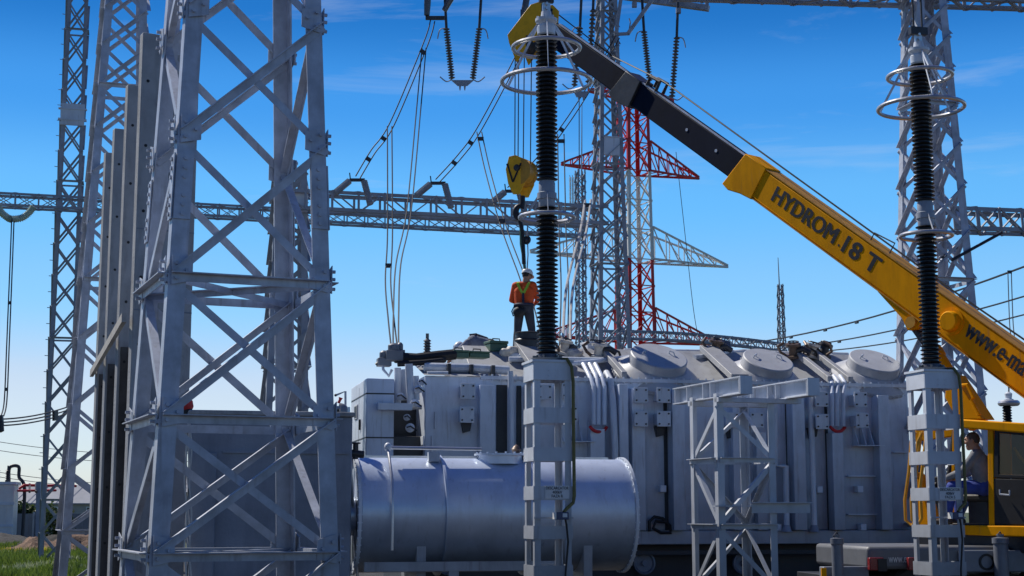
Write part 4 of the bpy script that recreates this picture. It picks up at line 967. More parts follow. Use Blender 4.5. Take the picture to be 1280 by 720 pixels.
# things lying on the roof
RF = random.Random(3)
def on(px, py, dep):
    x, z = T(px, py, dep); return O + uv * x + vv * dep + Z * z
def clutter_valve(px, py, dep, label, m, k):
    p = on(px, py, dep); t = thing('pipe_fitting', label, 'pipe fitting', p, aV + k, 'loose fittings on the transformer roof')
    MB().lathe([(0, 0), (.17, 0), (.17, .05), (.09, .06), (.09, .22), (.15, .23), (.15, .28), (0, .28)], (0, 0, 0), (0, -.3, 1), 18).build('flange_body', m, t, local=True)
    MB().path([(.02, -.05, .12), (.2, -.1, .16), (.32, -.12, .08)], .06, 10).build('side_branch', 'darksteel', t, local=True)
    MB().torus((0, -.09, .3), (0, -.3, 1), .1, .014, 18, 6).tube((0, -.05, .2), (0, -.09, .3), .02, n=8).build('hand_wheel', 'darksteel', t, local=True)
    MB().path([(.1, .1, .02), (.3, .12, .2), (.42, .05, .12), (.5, .1, -.05)], .025, 7).build('loose_hose', 'black', t, local=True)
    MB().path([(-.12, .0, .02), (-.25, -.08, .1), (-.3, -.02, .22), (-.18, .05, .3)], .03, 8).build('bent_pipe', 'copper', t, local=True)
clutter_valve(893, 443, 1.75, 'coppery pipe fitting between the first and second roof lid', 'copper', .3)
clutter_valve(992, 447, 1.5, 'coppery pipe fitting just right of the second roof lid', 'copper', -.4)
clutter_valve(1012, 447, 1.6, 'grey pipe fitting with wrapped flange, left of the third roof lid', 'plastic_wrap', .9)
clutter_valve(1028, 447, 1.7, 'dark pipe fitting hard against the left rim of the third lid', 'darksteel', 1.6)
clutter_valve(748, 447, 1.3, 'wrapped pipe fitting left of the first roof lid', 'plastic_wrap', 0)
clutter_valve(703, 443, 1.6, 'wrapped pipe fitting right behind the left arrester base', 'plastic_wrap', .7)
def wrap(px, py, dep, r, label):
    p = on(px, py, dep); m = MB().ell(p, (r * 1.5, r, r * .8), 22, 14)
    m.v = [v + (v - p).normalized() * (noise.noise(v * 9) * r * .55) for v in m.v]; return tag(m.build('wrapped_bundle', 'plastic_wrap', sharp=60), label, 'bundle', 'crumpled bundles on the transformer roof')
wrap(643, 440, 1.5, .13, 'crumpled pale bundle at the feet of the standing worker'); wrap(634, 441, 1.45, .1, 'small crumpled bundle left of the standing worker'); wrap(716, 442, 1.5, .12, 'crumpled pale bundle right of the left arrester base')
def crate(px, py, dep, w, h, m, label):
    p = on(px, py, dep); t = thing('tool_case', label, 'case', p, aV + .2)
    MB().box(-w / 2, w / 2, -.15, .15, 0, h * .72).build('body', m, t, local=True, bevel=.015); MB().box(-w / 2 - .012, w / 2 + .012, -.162, .162, h * .725, h).build('lid', m, t, local=True, bevel=.015)
    MB().path([(-.08, 0, h), (-.07, 0, h + .05), (.07, 0, h + .05), (.08, 0, h)], .012, 6).build('handle', 'black', t, local=True)
crate(620, 440, 1.7, .36, .2, 'green', 'green case between the bending and the standing worker'); crate(596, 448, .9, .4, .12, 'green', 'low green case in front of the bending worker'); crate(573, 448, .8, .3, .14, 'green', 'small green case under the hand of the bending worker')
crate(742, 441, 2.0, .4, .2, 'tank_light', 'pale grey case left of the first roof lid')
p = on(661, 440, 1.6); t = thing('drum', 'dark drum beside the legs of the standing worker', 'drum', p)
MB().lathe([(0, 0), (.27, 0), (.28, .02), (.26, .04), (.26, .2), (.28, .22), (.26, .24), (.26, .34), (.28, .36), (.25, .37), (0, .36)], (0, 0, 0), Z, 28).build('shell', 'darksteel', t, local=True)
MB().lathe([(0, 0), (.04, 0), (.04, .03), (0, .03)], (.1, 0, .36), Z, 10).build('bung', 'black', t, local=True)
x_ = on(907, 443, 1.8); t = thing('blue_cover', 'small blue grey cover standing right of the first roof lid', 'cover', x_, aV); MB().prism([(-.1, 0, 0), (.14, 0, 0), (.1, 0, .26), (-.07, 0, .3)], (0, .06, 0)).build('plate', 'navy', t, local=True, bevel=.008); MB().path([(-.03, -.01, .18), (.0, -.04, .2), (.04, -.01, .18)], .01, 5).build('grip', 'black', t, local=True)

# workers on the roof
feet = P(655, 442, 30.6)
w1 = worker(fig_stand, 'worker in orange jacket and white helmet standing on the transformer roof', feet, R(-14), 'orange', 'jeans', 'skin', hair_stand, 'hair')
h = helmet(fig_stand, w1, 'white')
b = MB()
def ribbon(pts, w, m, t, name):
    b = MB()
    for a, c in zip(pts, pts[1:]): b.bar(a, c, w, .012, (0, -1, 0))
    return b.build(name, m, t, local=True)
ribbon([(-.1, .03, 1.475), (-.11, -.1, 1.43), (-.05, -.125, 1.3), (.015, -.13, 1.2)], .05, 'strap', w1, 'harness_strap'); ribbon([(.12, .03, 1.475), (.13, -.1, 1.43), (.07, -.125, 1.3), (.015, -.13, 1.2)], .05, 'strap', w1, 'harness_strap')
ribbon([(.015, -.135, 1.22), (.02, -.14, 1.05), (.02, -.135, .96)], .05, 'strap_dark', w1, 'harness_strap')
MB().torus((0, -.005, .99), Z, .185, .028, 28, 6).build('belt', 'strap_dark', w1, local=True)
MB().ell((-.06, -.17, .83), (.13, .06, .11), 14, 10).build('tool_pouch', 'black', w1, local=True)
MB().path([(-.18, -.06, .98), (-.235, -.08, .86), (-.2, -.1, .76), (-.14, -.12, .8)], .014, 6).build('lanyard', 'black', w1, local=True)
x, z = T(606, 447, 1.5)
w2 = worker(fig_bend, 'worker bending far down over the pipes on the left of the roof', O + uv * T(594, 430, 3.2)[0] + vv * 3.2 + Z * 4.43, R(82), 'paleblue_cloth', 'jeans', 'skin_dark', hair_bend, 'hair')
helmet(fig_bend, w2, 'tank_light')
ribbon([(-.1, .1, .735), (-.09, -.05, .75), (-.07, -.25, .68)], .05, 'strap_dark', w2, 'harness_strap'); ribbon([(.1, .1, .735), (.09, -.05, .75), (.07, -.25, .68)], .05, 'strap_dark', w2, 'harness_strap'); ribbon([(-.17, -.02, .71), (0, -.02, .755), (.17, -.02, .71)], .05, 'strap_dark', w2, 'harness_strap')
# ------------------------------------------------------------------ truck crane
B0 = P(1250, 441.5, 22.05); BT = P(678, 31.5, 29.6); bd = BT - B0
bn = bd.normalized(); hdir = V3((bd.x, bd.y, 0)).normalized(); sn = V3((hdir.y, -hdir.x, 0)); sn = sn if sn.y < 0 else -sn      # side normal towards the camera
rt = -bn; up_ = sn.cross(rt) * -1
up_ = rt.cross(sn) * -1
if up_.z < 0: up_ = -up_
Bp = lambda t, s=0.0, h=0.0: B0 + bd * t + sn * s + up_ * h
aB = math.atan2(rt.y, rt.x)
cr = thing('truck_crane', 'yellow telescopic truck crane with its boom reaching over the transformer', 'crane', (8.2, 21.4, 0), R(14))
def tsec(t0, t1, w, h, name, m, lip=0, par=None, bev=.02):
    b = MB(); b.bar(Bp(t0), Bp(t1), 1, 1)
    b = MB(); o = Bp(t0, -w / 2, -h / 2); b.boxf(o, sn * w, up_ * h, Bp(t1) - Bp(t0)); return b.build(name, m, par or cr, bevel=bev)
def bt_at(px):  # boom parameter at picture column
    k = (px - CX) / F; return (k * B0.y - B0.x) / (bd.x - k * bd.y)
tc_ = bt_at(962)
base = tsec(-.13, tc_, .36, .53, 'boom_base', 'yellow', bev=.03)
MB().boxf(Bp(-.13, -.19, .267), sn * .38, up_ * .014, Bp(tc_) - Bp(-.13)).build('top_plate', 'yellow_dark', base)
MB().boxf(Bp(-.13, -.19, -.281), sn * .38, up_ * .014, Bp(tc_) - Bp(-.13)).build('bottom_plate', 'yellow_dark', base)
# collar at the mouth of the base section
t1 = bt_at(938); t2 = bt_at(964); tm = bt_at(951)
t3 = bt_at(930); MB().prism([Bp(t2, .195, .3), Bp(t2, .195, -.3), Bp(tm, .195, -.335), Bp(t1, .195, -.41), Bp(t3, .195, -.38), Bp(t1, .195, .3)], sn * -.39).build('boom_collar', 'yellow', cr, bevel=.015)
tn = bt_at(930)
tsec(tc_ - .05, bt_at(795), .26, .47, 'boom_section', 'boomblack'); tsec(bt_at(805), bt_at(694), .24, .45, 'boom_section', 'boomblack')
MB().boxf(Bp(tc_, .085, .237), sn * .04, up_ * .025, Bp(bt_at(700)) - Bp(tc_)).build('wear_strip', 'galv', cr)
MB().prism([Bp(bt_at(806), .185, .27), Bp(bt_at(806), .185, -.28), Bp(bt_at(787), .185, -.34), Bp(bt_at(781), .185, -.27), Bp(bt_at(788), .185, .27)], sn * -.37).build('boom_collar', 'darksteel', cr, bevel=.01)
MB().path([Bp(bt_at(822), .1, .25), Bp(bt_at(822), .1, .45), Bp(bt_at(811), .1, .43), Bp(bt_at(811), .1, .25)], .035, 6).path([Bp(bt_at(822), -.1, .25), Bp(bt_at(822), -.1, .45), Bp(bt_at(811), -.1, .43), Bp(bt_at(811), -.1, .25)], .035, 6).build('rope_guide', 'darksteel', cr)
for px in (878, 915, 945): 
    b = MB().lathe([(.03, 0), (.03, .006), (0, .006)], Bp(bt_at(px - 8), .13, .02), sn, 12); b.build('bolt', 'galv', cr)
# boom head with sheaves
hd0 = P(683, 22, 29.6); hd1 = P(650, 66, 29.6)
for s in (.16, -.16):
    o = sn * s
    MB().prism([P(692, 12, 29.6) + o, P(684, 4, 29.6) + o, P(672, 8, 29.6) + o, P(643, 46, 29.6) + o, P(645, 56, 29.6) + o, P(654, 80, 29.6) + o, P(664, 66, 29.6) + o, P(690, 40, 29.6) + o], sn * .03).build('head_plate', 'yellow_bright', cr, bevel=.008)
for px, py, r in ((659, 57, .2), (678, 18, .2)):
    MB().lathe([(0, -.1), (r, -.1), (r, -.08), (r * .85, -.05), (r * .85, .05), (r, .08), (r, .1), (0, .1)], P(px, py, 29.6), sn, 26).build('sheave', 'darksteel', cr)
# rope along the boom
for s in (0.0,):
    MB().path([P(686, 9, 29.6), P(765, 70, 31.2), Bp(bt_at(822), 0, .47), Bp(tc_, 0, .42), Bp(.1, 0, .36), Bp(-.12, 0, .38)], .014, 6).build('hoist_rope', 'black', cr)
MB().path([Bp(bt_at(1115), .2, .32), Bp(bt_at(1115), .2, .5), Bp(bt_at(1092), .2, .45), Bp(bt_at(1092), .2, .32)], .012, 6).build('hand_loop', 'darksteel', cr)
MB().box(-.1, .1, -.1, .1, 0, .1)
# lift cylinder and its bracket
cpl = lambda px, py, s: PL(px, py, B0 + sn * s, aB)
bs = .16
g = [cpl(1092, 358, bs), cpl(1098, 366, bs), cpl(1127, 398, bs), cpl(1134, 413, bs), cpl(1146, 411, bs), cpl(1153, 400, bs), cpl(1172, 398, bs), cpl(1165, 372, bs), cpl(1120, 350, bs)]
MB().prism(g, sn * -.32).build('cylinder_bracket', 'yellow', cr, bevel=.012)
MB().lathe([(0, -.42), (.09, -.42), (.09, .03), (0, .03)], cpl(1139, 403, bs + .02), sn, 18).build('bracket_pin', 'yellow_dark', cr)
MB().lathe([(.2, 0), (.2, .02), (.155, .021), (.15, .1), (.13, .12), (0, .12)], cpl(1190, 402, .18), sn, 30).build('pivot_cap', 'yellow', cr)
ct, cm_, cb_ = cpl(1140, 404, .0), cpl(1166, 440, .0), cpl(1222, 532, .0)
MB().tube(ct, cm_, .07, n=18).build('cylinder_rod', 'darksteel', cr)
MB().lathe([(.08, 0), (.155, .01), (.155, .12), (.14, .13), (.14, (cb_ - cm_).length)], cm_, cb_ - cm_, 24).build('lift_cylinder', 'yellow', cr)
MB().prism([cpl(1184, 468, .16), cpl(1191, 468, .16), cpl(1228, 524, .16), cpl(1196, 524, .16), cpl(1181, 497, .16)], sn * -.34).build('cylinder_guard', 'yellow', cr, bevel=.012)
MB().path([cpl(1203, 482, .24), cpl(1209, 481, .24), cpl(1217, 497, .24), cpl(1214, 500, .24), cpl(1224, 519, .24)], .03, 7).build('grab_rail', 'yellow', cr)
# lettering on the boom side
def letter(key, pa, pb, hgt, name):
    a, c = cpl(*pa, .18), cpl(*pb, .18); r = (c - a).normalized(); n = sn; u = (n.cross(r)); Lw = (c - a).length; u = u if u.z > 0 else -u
    vs, fs = TXT[key]; mid = (a + c) / 2 + sn * .0025
    return [mid + r * (v.x * Lw) - sn * v.y * .8 + u * (v.z * hgt) for v in vs], fs
b = MB()
b.add(*letter('hydrom', (967.5, 241), (1046, 296.5), .28, 'w')); b.add(*letter('eighteen', (1055.5, 303.5), (1099, 334.5), .29, 'w'))
dp = cpl(1050.5, 302.5, .18); b.lathe([(.02, 0), (.02, .003), (0, .003)], dp - up_ * .06, sn, 10)
b.build('lettering', 'ink', base, sharp=10)
b = MB(); b.add(*letter('www', (1208, 411.5), (1289, 469), .2, 'w')); b.build('lettering', 'ink', base, sharp=10)

# cab side plane
C0 = P(1238, 600, 20.7); cn = sn
K = lambda px, py, s=0.0: PL(px, py, C0 + cn * s, aB)
def cpanel(pts, thick, s, name, m, par=None, bev=.008):
    return MB().prism([K(px, py, s) for px, py in pts], cn * -thick).build(name, m, par or cr, bevel=bev)
ins = .95   # cab depth
roof = cpanel([(1188, 523), (1300, 530), (1300, 543), (1188, 534)], ins + .1, .05, 'cab_roof', 'yellow', bev=.02)
cpanel([(1234, 532), (1241, 533), (1243, 662), (1236, 662)], .07, .0, 'cab_pillar', 'yellow'); cpanel([(1191, 533), (1195, 533), (1193, 600), (1189, 600)], .06, .0, 'cab_pillar', 'yellow')
cpanel([(1191, 533), (1195, 533), (1195, 660), (1189, 660)], .06, -ins, 'cab_pillar', 'yellow'); cpanel([(1234, 532), (1240, 533), (1242, 662), (1237, 662)], .06, -ins, 'cab_pillar', 'black')
sill = cpanel([(1186, 656), (1302, 658), (1302, 672), (1186, 668)], ins + .1, .03, 'cab_sill', 'yellow', bev=.015)
cpanel([(1190, 654), (1300, 655), (1300, 658), (1190, 657)], ins, -.02, 'cab_floor', 'black')
# rear window panel: black frame, glass, black lower panel
door = cpanel([(1242, 598), (1300, 600), (1300, 657), (1243, 655)], .05, -.005, 'rear_side_panel', 'black')
MB().path([K(1250, 612, .03), K(1250, 618, .05), K(1262, 619, .05), K(1262, 613, .03)], .014, 6).build('door_handle', 'galv', door)
cpanel([(1243, 534), (1300, 540), (1300, 546), (1248, 541), (1248, 593), (1300, 594), (1300, 599), (1242, 597)], .04, -.003, 'window_frame', 'black')
cpanel([(1248, 541.5), (1300, 546), (1300, 593.5), (1248, 592.5)], .008, -.02, 'window_pane', 'glass', bev=0)
cpanel([(1246, 536), (1263, 538), (1264, 596), (1246, 596)], .03, -.3, 'seat_guard', 'yellow')
cpanel([(1264, 535), (1330, 540), (1330, 660), (1264, 660)], .03, -.75, 'cab_back_wall', 'darksteel')
b = MB()
for k in range(3): b.path([K(1268 + 2 * k, 560 + 3 * k, -.35), K(1274 + k, 572, -.3), K(1283, 578 + 2 * k, -.3), K(1292, 575 + 4 * k, -.35)], .018, 6)
b.build('hose_bundle', 'hose', cr)
# operator's seat and levers
sp = K(1227, 657, -.4)
seat = MB().boxf(sp + hdir * -.28 + sn * -.22 + Z * .33, hdir * .48, sn * .44, Z * .1).build('seat', 'black', cr, bevel=.03)
MB().boxf(sp + hdir * -.36 + sn * -.22 + Z * .42, hdir * .1, sn * .44, Z * .55).build('seat_back', 'black', cr, bevel=.03)
MB().boxf(sp + hdir * -.2 + sn * -.15, hdir * .3, sn * .3, Z * .329).build('seat_base', 'darksteel', cr)
for s in (-.15, -.05, .05, .15):
    b = MB(); q = sp + hdir * .72 + sn * s; b.path([q, q + Z * .55 - hdir * .05], .014, 6); b.ell(q + Z * .57 - hdir * .05, (.03, .03, .035), 10, 8); b.build('lever', 'black', cr)
MB().boxf(sp + hdir * .68 + sn * -.3, hdir * .14, sn * .6, Z * .3).build('lever_console', 'darksteel', cr, bevel=.02)
MB().path([K(1195, 534, -.5), K(1192, 560, -.5), K(1189, 585, -.5), K(1186, 604, -.5)], .05, 8).build('front_pillar', 'black', cr)
# yellow hose loops hanging in front of the cab
for a, c in ((1131, 1143), (1139, 1150)):
    MB().path([K(a + 14, 540, .1), K(a + 8, 552, .12), K(a + 5, 590, .12), K(a, 625, .12), K(a + 1, 650, .12), K(c - 3, 657, .12), K(c + 2, 648, .12), K(c, 610, .12), K(c + 6, 560, .12), K(c + 8, 540, .1)], .024, 8).build('looped_hose', 'hose', cr)
cpanel([(1141, 590), (1149, 600), (1166, 662), (1150, 662)], .25, .0, 'turret_nose', 'yellow'); cpanel([(1140, 538), (1192, 532), (1192, 545), (1140, 552)], .12, -.6, 'cross_tube', 'yellow')
cpanel([(1150, 596), (1186, 596), (1186, 662), (1165, 662)], .1, -.7, 'turret_front', 'black')
# turret body and counterweight out to the right
tcn = V3((7.9, 21.2, 0))
def tbx(name, m, a0, a1, s0, s1, z0, z1, bev=.03):
    o = tcn + hdir * a0 + sn * s0 + Z * z0; return MB().boxf(o, hdir * (a1 - a0), sn * (s1 - s0), Z * (z1 - z0)).build(name, m, cr, bevel=bev)
tbx('turret_deck', 'yellow', -2.2, .9, -1.0, .3, 1.38, 1.52); 
for s in (-.42, .3): tbx('boom_cheek', 'yellow', -1.0, .35, s, s + .06, 1.525, 3.1)
tbx('counterweight', 'yellow', -2.6, -2.0, -1.0, .9, 1.35, 2.3, .05)
tbx('turret_skirt', 'darksteel', -.9, 1.9, -.1, 1.3, 1.155, 1.45)
MB().lathe([(.75, 0), (.75, .22), (0, .22)], tcn + Z * 1.155, Z, 36).build('slew_ring', 'darksteel', cr)
# chassis (lies along the yard, tail to the left)
xa = V3((math.cos(R(8)), math.sin(R(8)), 0)); ya = V3((-xa.y, xa.x, 0)); Q0 = P(1086, 700, 20.25); Q0.z = 0
def cbx(name, m, a0, a1, d0, d1, z0, z1, bev=.02, par=None):
    return MB().boxf(Q0 + xa * a0 + ya * d0 + Z * z0, xa * (a1 - a0), ya * (d1 - d0), Z * (z1 - z0)).build(name, m, par or cr, bevel=bev)
zh = zat(683, 20.3)
hood = cbx('rear_deck', 'hood', 0, 2.0, .05, 2.1, zat(712, 20.3), zh, .05)
vs, fs = TXT['hoodw']; MB().add([Q0 + xa * (.5 + v.x) + ya * (.045 + v.y) + Z * (zat(700, 20.3) + v.z) for v in vs], fs).build('lettering', 'white', hood, sharp=10)
cbx('chassis_beam', 'chassis', 1.25, 8, -.02, .04, zat(716, 20.3), zat(688, 20.3)); cbx('chassis_frame', 'darksteel', -.35, 8, .3, 1.9, .55, .86, .01); cbx('deck', 'darksteel', 2.02, 8, .06, 2.2, 1.02, 1.15)
MB().lathe([(.11, 0), (.11, .012), (.08, .013), (.08, -.01)], Q0 + xa * 1.62 + ya * -.021 + Z * zat(703, 20.3), -ya, 22).build('cable_port', 'black', cr)
cbx('rear_beam', 'chassis', -.62, 0.0, .0, .18, zat(720, 20.3) - .05, zat(708, 20.3), .015); MB().boxf(Q0 + xa * -.66 + ya * -.03 + Z * (zat(722, 20.3)), xa * .07, ya * .02, Z * .13).build('yellow_tag', 'yellow', cr)
for px, w in ((1089, .2), (1139, .13)):
    x = ((px - 1086) / F * 20.3); l = MB().boxf(Q0 + xa * (x - .06) + ya * -.1 + Z * zat(713, 20.2), xa * w, ya * .09, Z * .165).build('tail_lamp', 'redlamp', cr, bevel=.012)
    MB().boxf(Q0 + xa * (x - .06 + w * .55) + ya * -.115 + Z * zat(714, 20.2), xa * w * .6, ya * .012, Z * .16).build('lamp_bracket', 'black', l)
for x, r in ((-.47, .075), (1.78, .095), (5.5, .095)):
    q = Q0 + xa * x + ya * -.12
    o = MB().lathe([(0, .08), (r * 1.5, .08), (r * 1.5, .12), (r * .7, .13), (r * .7, .5), (r, .5), (r, 1.28), (r * 1.15, 1.29), (r * 1.15, 1.36), (r * .5, 1.37), (r * .5, 1.41), (0, 1.41)], q, Z, 24).build('outrigger_jack', 'chassis', cr)
    MB().path([q + Z * 1.38 + xa * .03, q + Z * 1.44, q + Z * 1.38 - xa * .05], .012, 6).build('hydraulic_line', 'darksteel', o)
    MB().lathe([(0, 0), (.26, 0), (.26, .03), (.1, .079), (0, .079)], q, Z, 24).build('jack_pad', 'darksteel', o)
for x in (.75, 2.6, 6.4):
    for d in (.28, 1.85):
        w = MB().lathe([(.26, -.13), (.46, -.13), (.5, -.09), (.5, .09), (.46, .13), (.26, .13)], Q0 + xa * x + ya * d + Z * .5, ya, 36).build('wheel', 'tyre', cr)
        MB().lathe([(0, -.06), (.1, -.1), (.14, -.04), (.24, -.1), (.26, -.12), (.26, .12), (0, .1)], Q0 + xa * x + ya * d + Z * .5, ya, 28).build('rim', 'chassis', w)
# operator
wo = worker(fig_sit, 'crane operator in grey jersey and blue trousers seated at the levers in the cab', sp - hdir * .18 + sn * .14, math.atan2(hdir.y, hdir.x) - math.pi / 2 + R(22), 'grey_cloth', 'blue_cloth', 'skin', hair_sit, 'hair_grey')

# hook block under the boom head
hk = P(652, 222, 29.6)
hb = thing('hook_block', 'yellow hook block with dark hook hanging below the boom head', 'hook block', (hk.x, hk.y, hk.z))
sd = V3((math.cos(R(-30)), math.sin(R(-30)), 0)); fn = V3((sd.y, -sd.x, 0))
hp = lambda px, py, s=0: P(px, py, 29.6) + fn * s
for s in (.17, -.19):
    q = [hp(642, 198, s), hp(650, 196, s), hp(659, 200, s), hp(664, 212, s), hp(662, 230, s), hp(655, 245, s), hp(647, 245, s), hp(641, 232, s), hp(638, 214, s)]
    MB().prism(q, fn * .02).build('side_plate', 'yellow_bright', hb, bevel=.006)
MB().lathe([(0, -.16), (.27, -.16), (.27, -.13), (.23, -.1), (.23, .1), (.27, .13), (.27, .16), (0, .16)], hp(653, 216), fn, 30).build('sheave', 'yellow_dark', hb)
MB().lathe([(.07, 0), (.07, .42), (.05, .44), (0, .44)], hp(651.5, 212, .2) - fn * .42, fn, 16).build('axle', 'darksteel', hb)
for a, c in (((640, 207), (647, 230)), ((647, 230), (657, 206))): MB().bar(hp(*a, .195), hp(*c, .195), .045, .006, fn).build('stripe', 'ink', hb)
pts = [hp(653, 245), hp(653, 254), hp(652, 260)] + [hp(650.5 + 6 * math.cos(a), 265 + 7.5 * math.sin(a)) for a in [R(-75 - 250 * i / 14) for i in range(15)]]
MB().path(pts, [.055, .055, .06] + [.045 + .022 * math.sin(math.pi * i / 14) for i in range(14)] + [.035], 12).build('hook', 'ink', hb)
for x0, x1 in ((644, 642.5), (648.5, 646.5), (655.5, 653), (664.5, 662)):
    MB().tube(P(x0, 58, 29.6), P(x1 + 1, 205, 29.6), .011, n=6).build('rope', 'black', hb)
sl = thing('lifting_sling', 'dark slings and shackle hanging from the crane hook to the worker', 'sling', hp(653, 300))
MB().path([hp(650, 276), hp(653, 290), hp(654, 310), hp(655, 330)], .04, 8).build('strap', 'black', sl); MB().path([hp(651, 277), hp(651.5, 305), hp(655, 325), hp(656, 336)], .03, 7).build('strap', 'green', sl); MB().path([hp(659, 285), hp(660, 318), hp(659, 336)], .012, 6).build('rope_tail', 'galv', sl)
MB().torus(hp(658.5, 300), fn, .07, .022, 20, 7).build('shackle', 'darksteel', sl); MB().ell(hp(658.5, 300), (.06, .04, .06), 14, 10).build('swivel', 'darksteel', sl)
# ------------------------------------------------------------------ small things at the wall
t = thing('bent_pole', 'thin pole with a bent arm between the dark wall and the transformer cabinet', 'pole', P(431.5, 752, 21.5))
MB().path([P(432.5, 752, 21.5), P(431.8, 489, 21.5), P(420, 494, 21.5)], .016, 7).build('pole', 'galv', t)
MB().ell(P(419.5, 494, 21.5), (.02, .02, .02), 10, 8).build('knob', 'darksteel', t)
t = thing('covered_fitting', 'grey rounded cover with a small red lever on top of the dark wall end', 'cover', P(429, 521, 20.6))
MB().path([P(424.5, 505, 20.6), P(428, 508, 20.6), P(431, 514, 20.6), P(431, 527, 20.6)], [.02, .05, .075, .07], 12).build('cover', 'tank', t)
MB().path([P(423, 504, 20.55), P(425, 500, 20.55), P(426, 497, 20.55)], [.02, .018, .03], 8).build('lever', 'red', t)
MB().prism([P(417, 519, 20.6), P(424, 519, 20.6), P(424, 512, 20.6), P(417, 506, 20.6)], (.01, .2, 0)).build('shade_plate', 'darksteel', t)

# ------------------------------------------------------------------ overhead conductors
def bez(a, b, sag, n=14): return [lerp(a, b, i / n) - Z * (sag * 4 * (i / n) * (1 - i / n)) for i in range(n + 1)]
def smooth(pts, n=8):
    pts = [V3(p) for p in pts]; o = []
    for i in range(len(pts) - 1):
        p0, p1, p2, p3 = pts[max(i - 1, 0)], pts[i], pts[i + 1], pts[min(i + 2, len(pts) - 1)]
        for k in range(n):
            t = k / n; o.append(((p1 * 2) + (p2 - p0) * t + (p0 * 2 - p1 * 5 + p2 * 4 - p3) * t * t + (p1 * 3 - p0 - p2 * 3 + p3) * t ** 3) * .5)
    return o + [pts[-1]]
def twin(label, pts, gap, r=.015, sp=(.25, .5, .75), side=None, group='twin conductors hung in the gantry', m='cable'):
    t = thing('twin_conductor', label, 'conductor', lerp(pts[0], pts[-1], .5), 0, group)
    s = V3(side or (1, 0, 0))
    for k in (-1, 1): MB().path([p + s * (gap / 2 * k) for p in pts], r, 6).build('wire', m, t)
    for f in sp:
        i = min(int(f * (len(pts) - 1)), len(pts) - 2); p = pts[i]
        MB().bar(p - s * (gap * .62), p + s * (gap * .62), .05, .09).build('spacer', 'darksteel', t)
    return t
Q = lambda l: [P(*p) for p in l]
twin('left tension twin wire sloping down to the beam left of the hanging cables', smooth(Q([(541, 25, 36.3), (532, 55, 36.2), (490, 155, 36), (466, 190, 35.9), (447, 222, 35.8)])), .12, sp=(.3, .62, .84), side=(.8, .2, -.5))
twin('middle tension twin wire sloping down from the arrester rings to the beam', smooth(Q([(660, 42, 37), (640, 85, 36.8), (598, 163, 36.6), (575, 195, 36.5), (547, 226, 36.4)])), .12, sp=(.3, .6, .84), side=(.8, .2, -.5))
twin('right tension twin wire passing behind the upper arrester', smooth(Q([(772, 46, 38), (735, 112, 37.7), (702, 162, 37.5), (668, 205, 37.3), (637, 236, 37)])), .12, sp=(.3, .5), side=(.8, .2, -.5))
twin('long twin dropper falling to the transformer end, nearest the lattice tower', smooth(Q([(487, 158, 35.9), (487.5, 290, 33), (485, 350, 31), (489, 400, 28.5), (494, 443, 26.8)])), .11, sp=(.42,))
twin('curved twin dropper from the top left clamp down to the transformer end', smooth(Q([(530, 60, 36.2), (523, 140, 35.5), (511, 265, 33), (498, 330, 31), (495, 395, 28.5), (495, 443, 26.9)])), .1, sp=(.03, .99))
twin('twin dropper slanting from the middle wire to the roof behind the worker', smooth(Q([(599, 165, 36.5), (610, 215, 35.5), (630, 285, 33.5), (654, 350, 32), (668, 400, 31), (677, 438, 30)])), .12, sp=(.05, .38))
twin('twin dropper just right of the left arrester column', smooth(Q([(701, 168, 37.4), (703, 280, 35), (706, 360, 32.5), (704, 440, 30)])), .16, sp=(.05,))
twin('thick pale twin lead hugging the right side of the left arrester', smooth(Q([(735, 250, 36), (729, 290, 34.5), (712, 360, 32), (708, 440, 29.8)])), .14, r=.03, sp=(.1,), m='cable_pale')
for k, (x, y) in enumerate(((440, 222), (541, 226), (634, 236))):
    t = thing('tension_yoke', ['post insulator pair and yoke on the beam at its left end', 'post insulator pair and yoke in the middle of the beam', 'post insulator pair and yoke on the beam beside the hook block'][k], 'insulator', P(x, y + 4, 36))
    MB().bar(P(x - 3, y + 3, 36), P(x + 16, y + 3, 36), .07, .07).build('yoke', 'darksteel', t)
    for dx, ex, ey in ((-3, -18, 19), (15, 8, 34)):
        a, c = P(x + dx, y + 4, 36), P(x + dx + ex - dx * 0, y + ey, 35.8); n = 14; Lk = (c - a).length
        prof = [(0, 0), (.03, 0)] + [q for i in range(n) for q in ((.06, Lk * (i + .2) / n), (.085, Lk * (i + .5) / n), (.06, Lk * (i + .8) / n))] + [(.03, Lk), (0, Lk)]
        MB().lathe(prof, a, c - a, 10).build('post_insulator', 'galv_far', t)
    MB().path([P(x - 2, y + 2, 36), P(x - 3, y - 6, 36)], .015, 5).build('horn', 'darksteel', t)
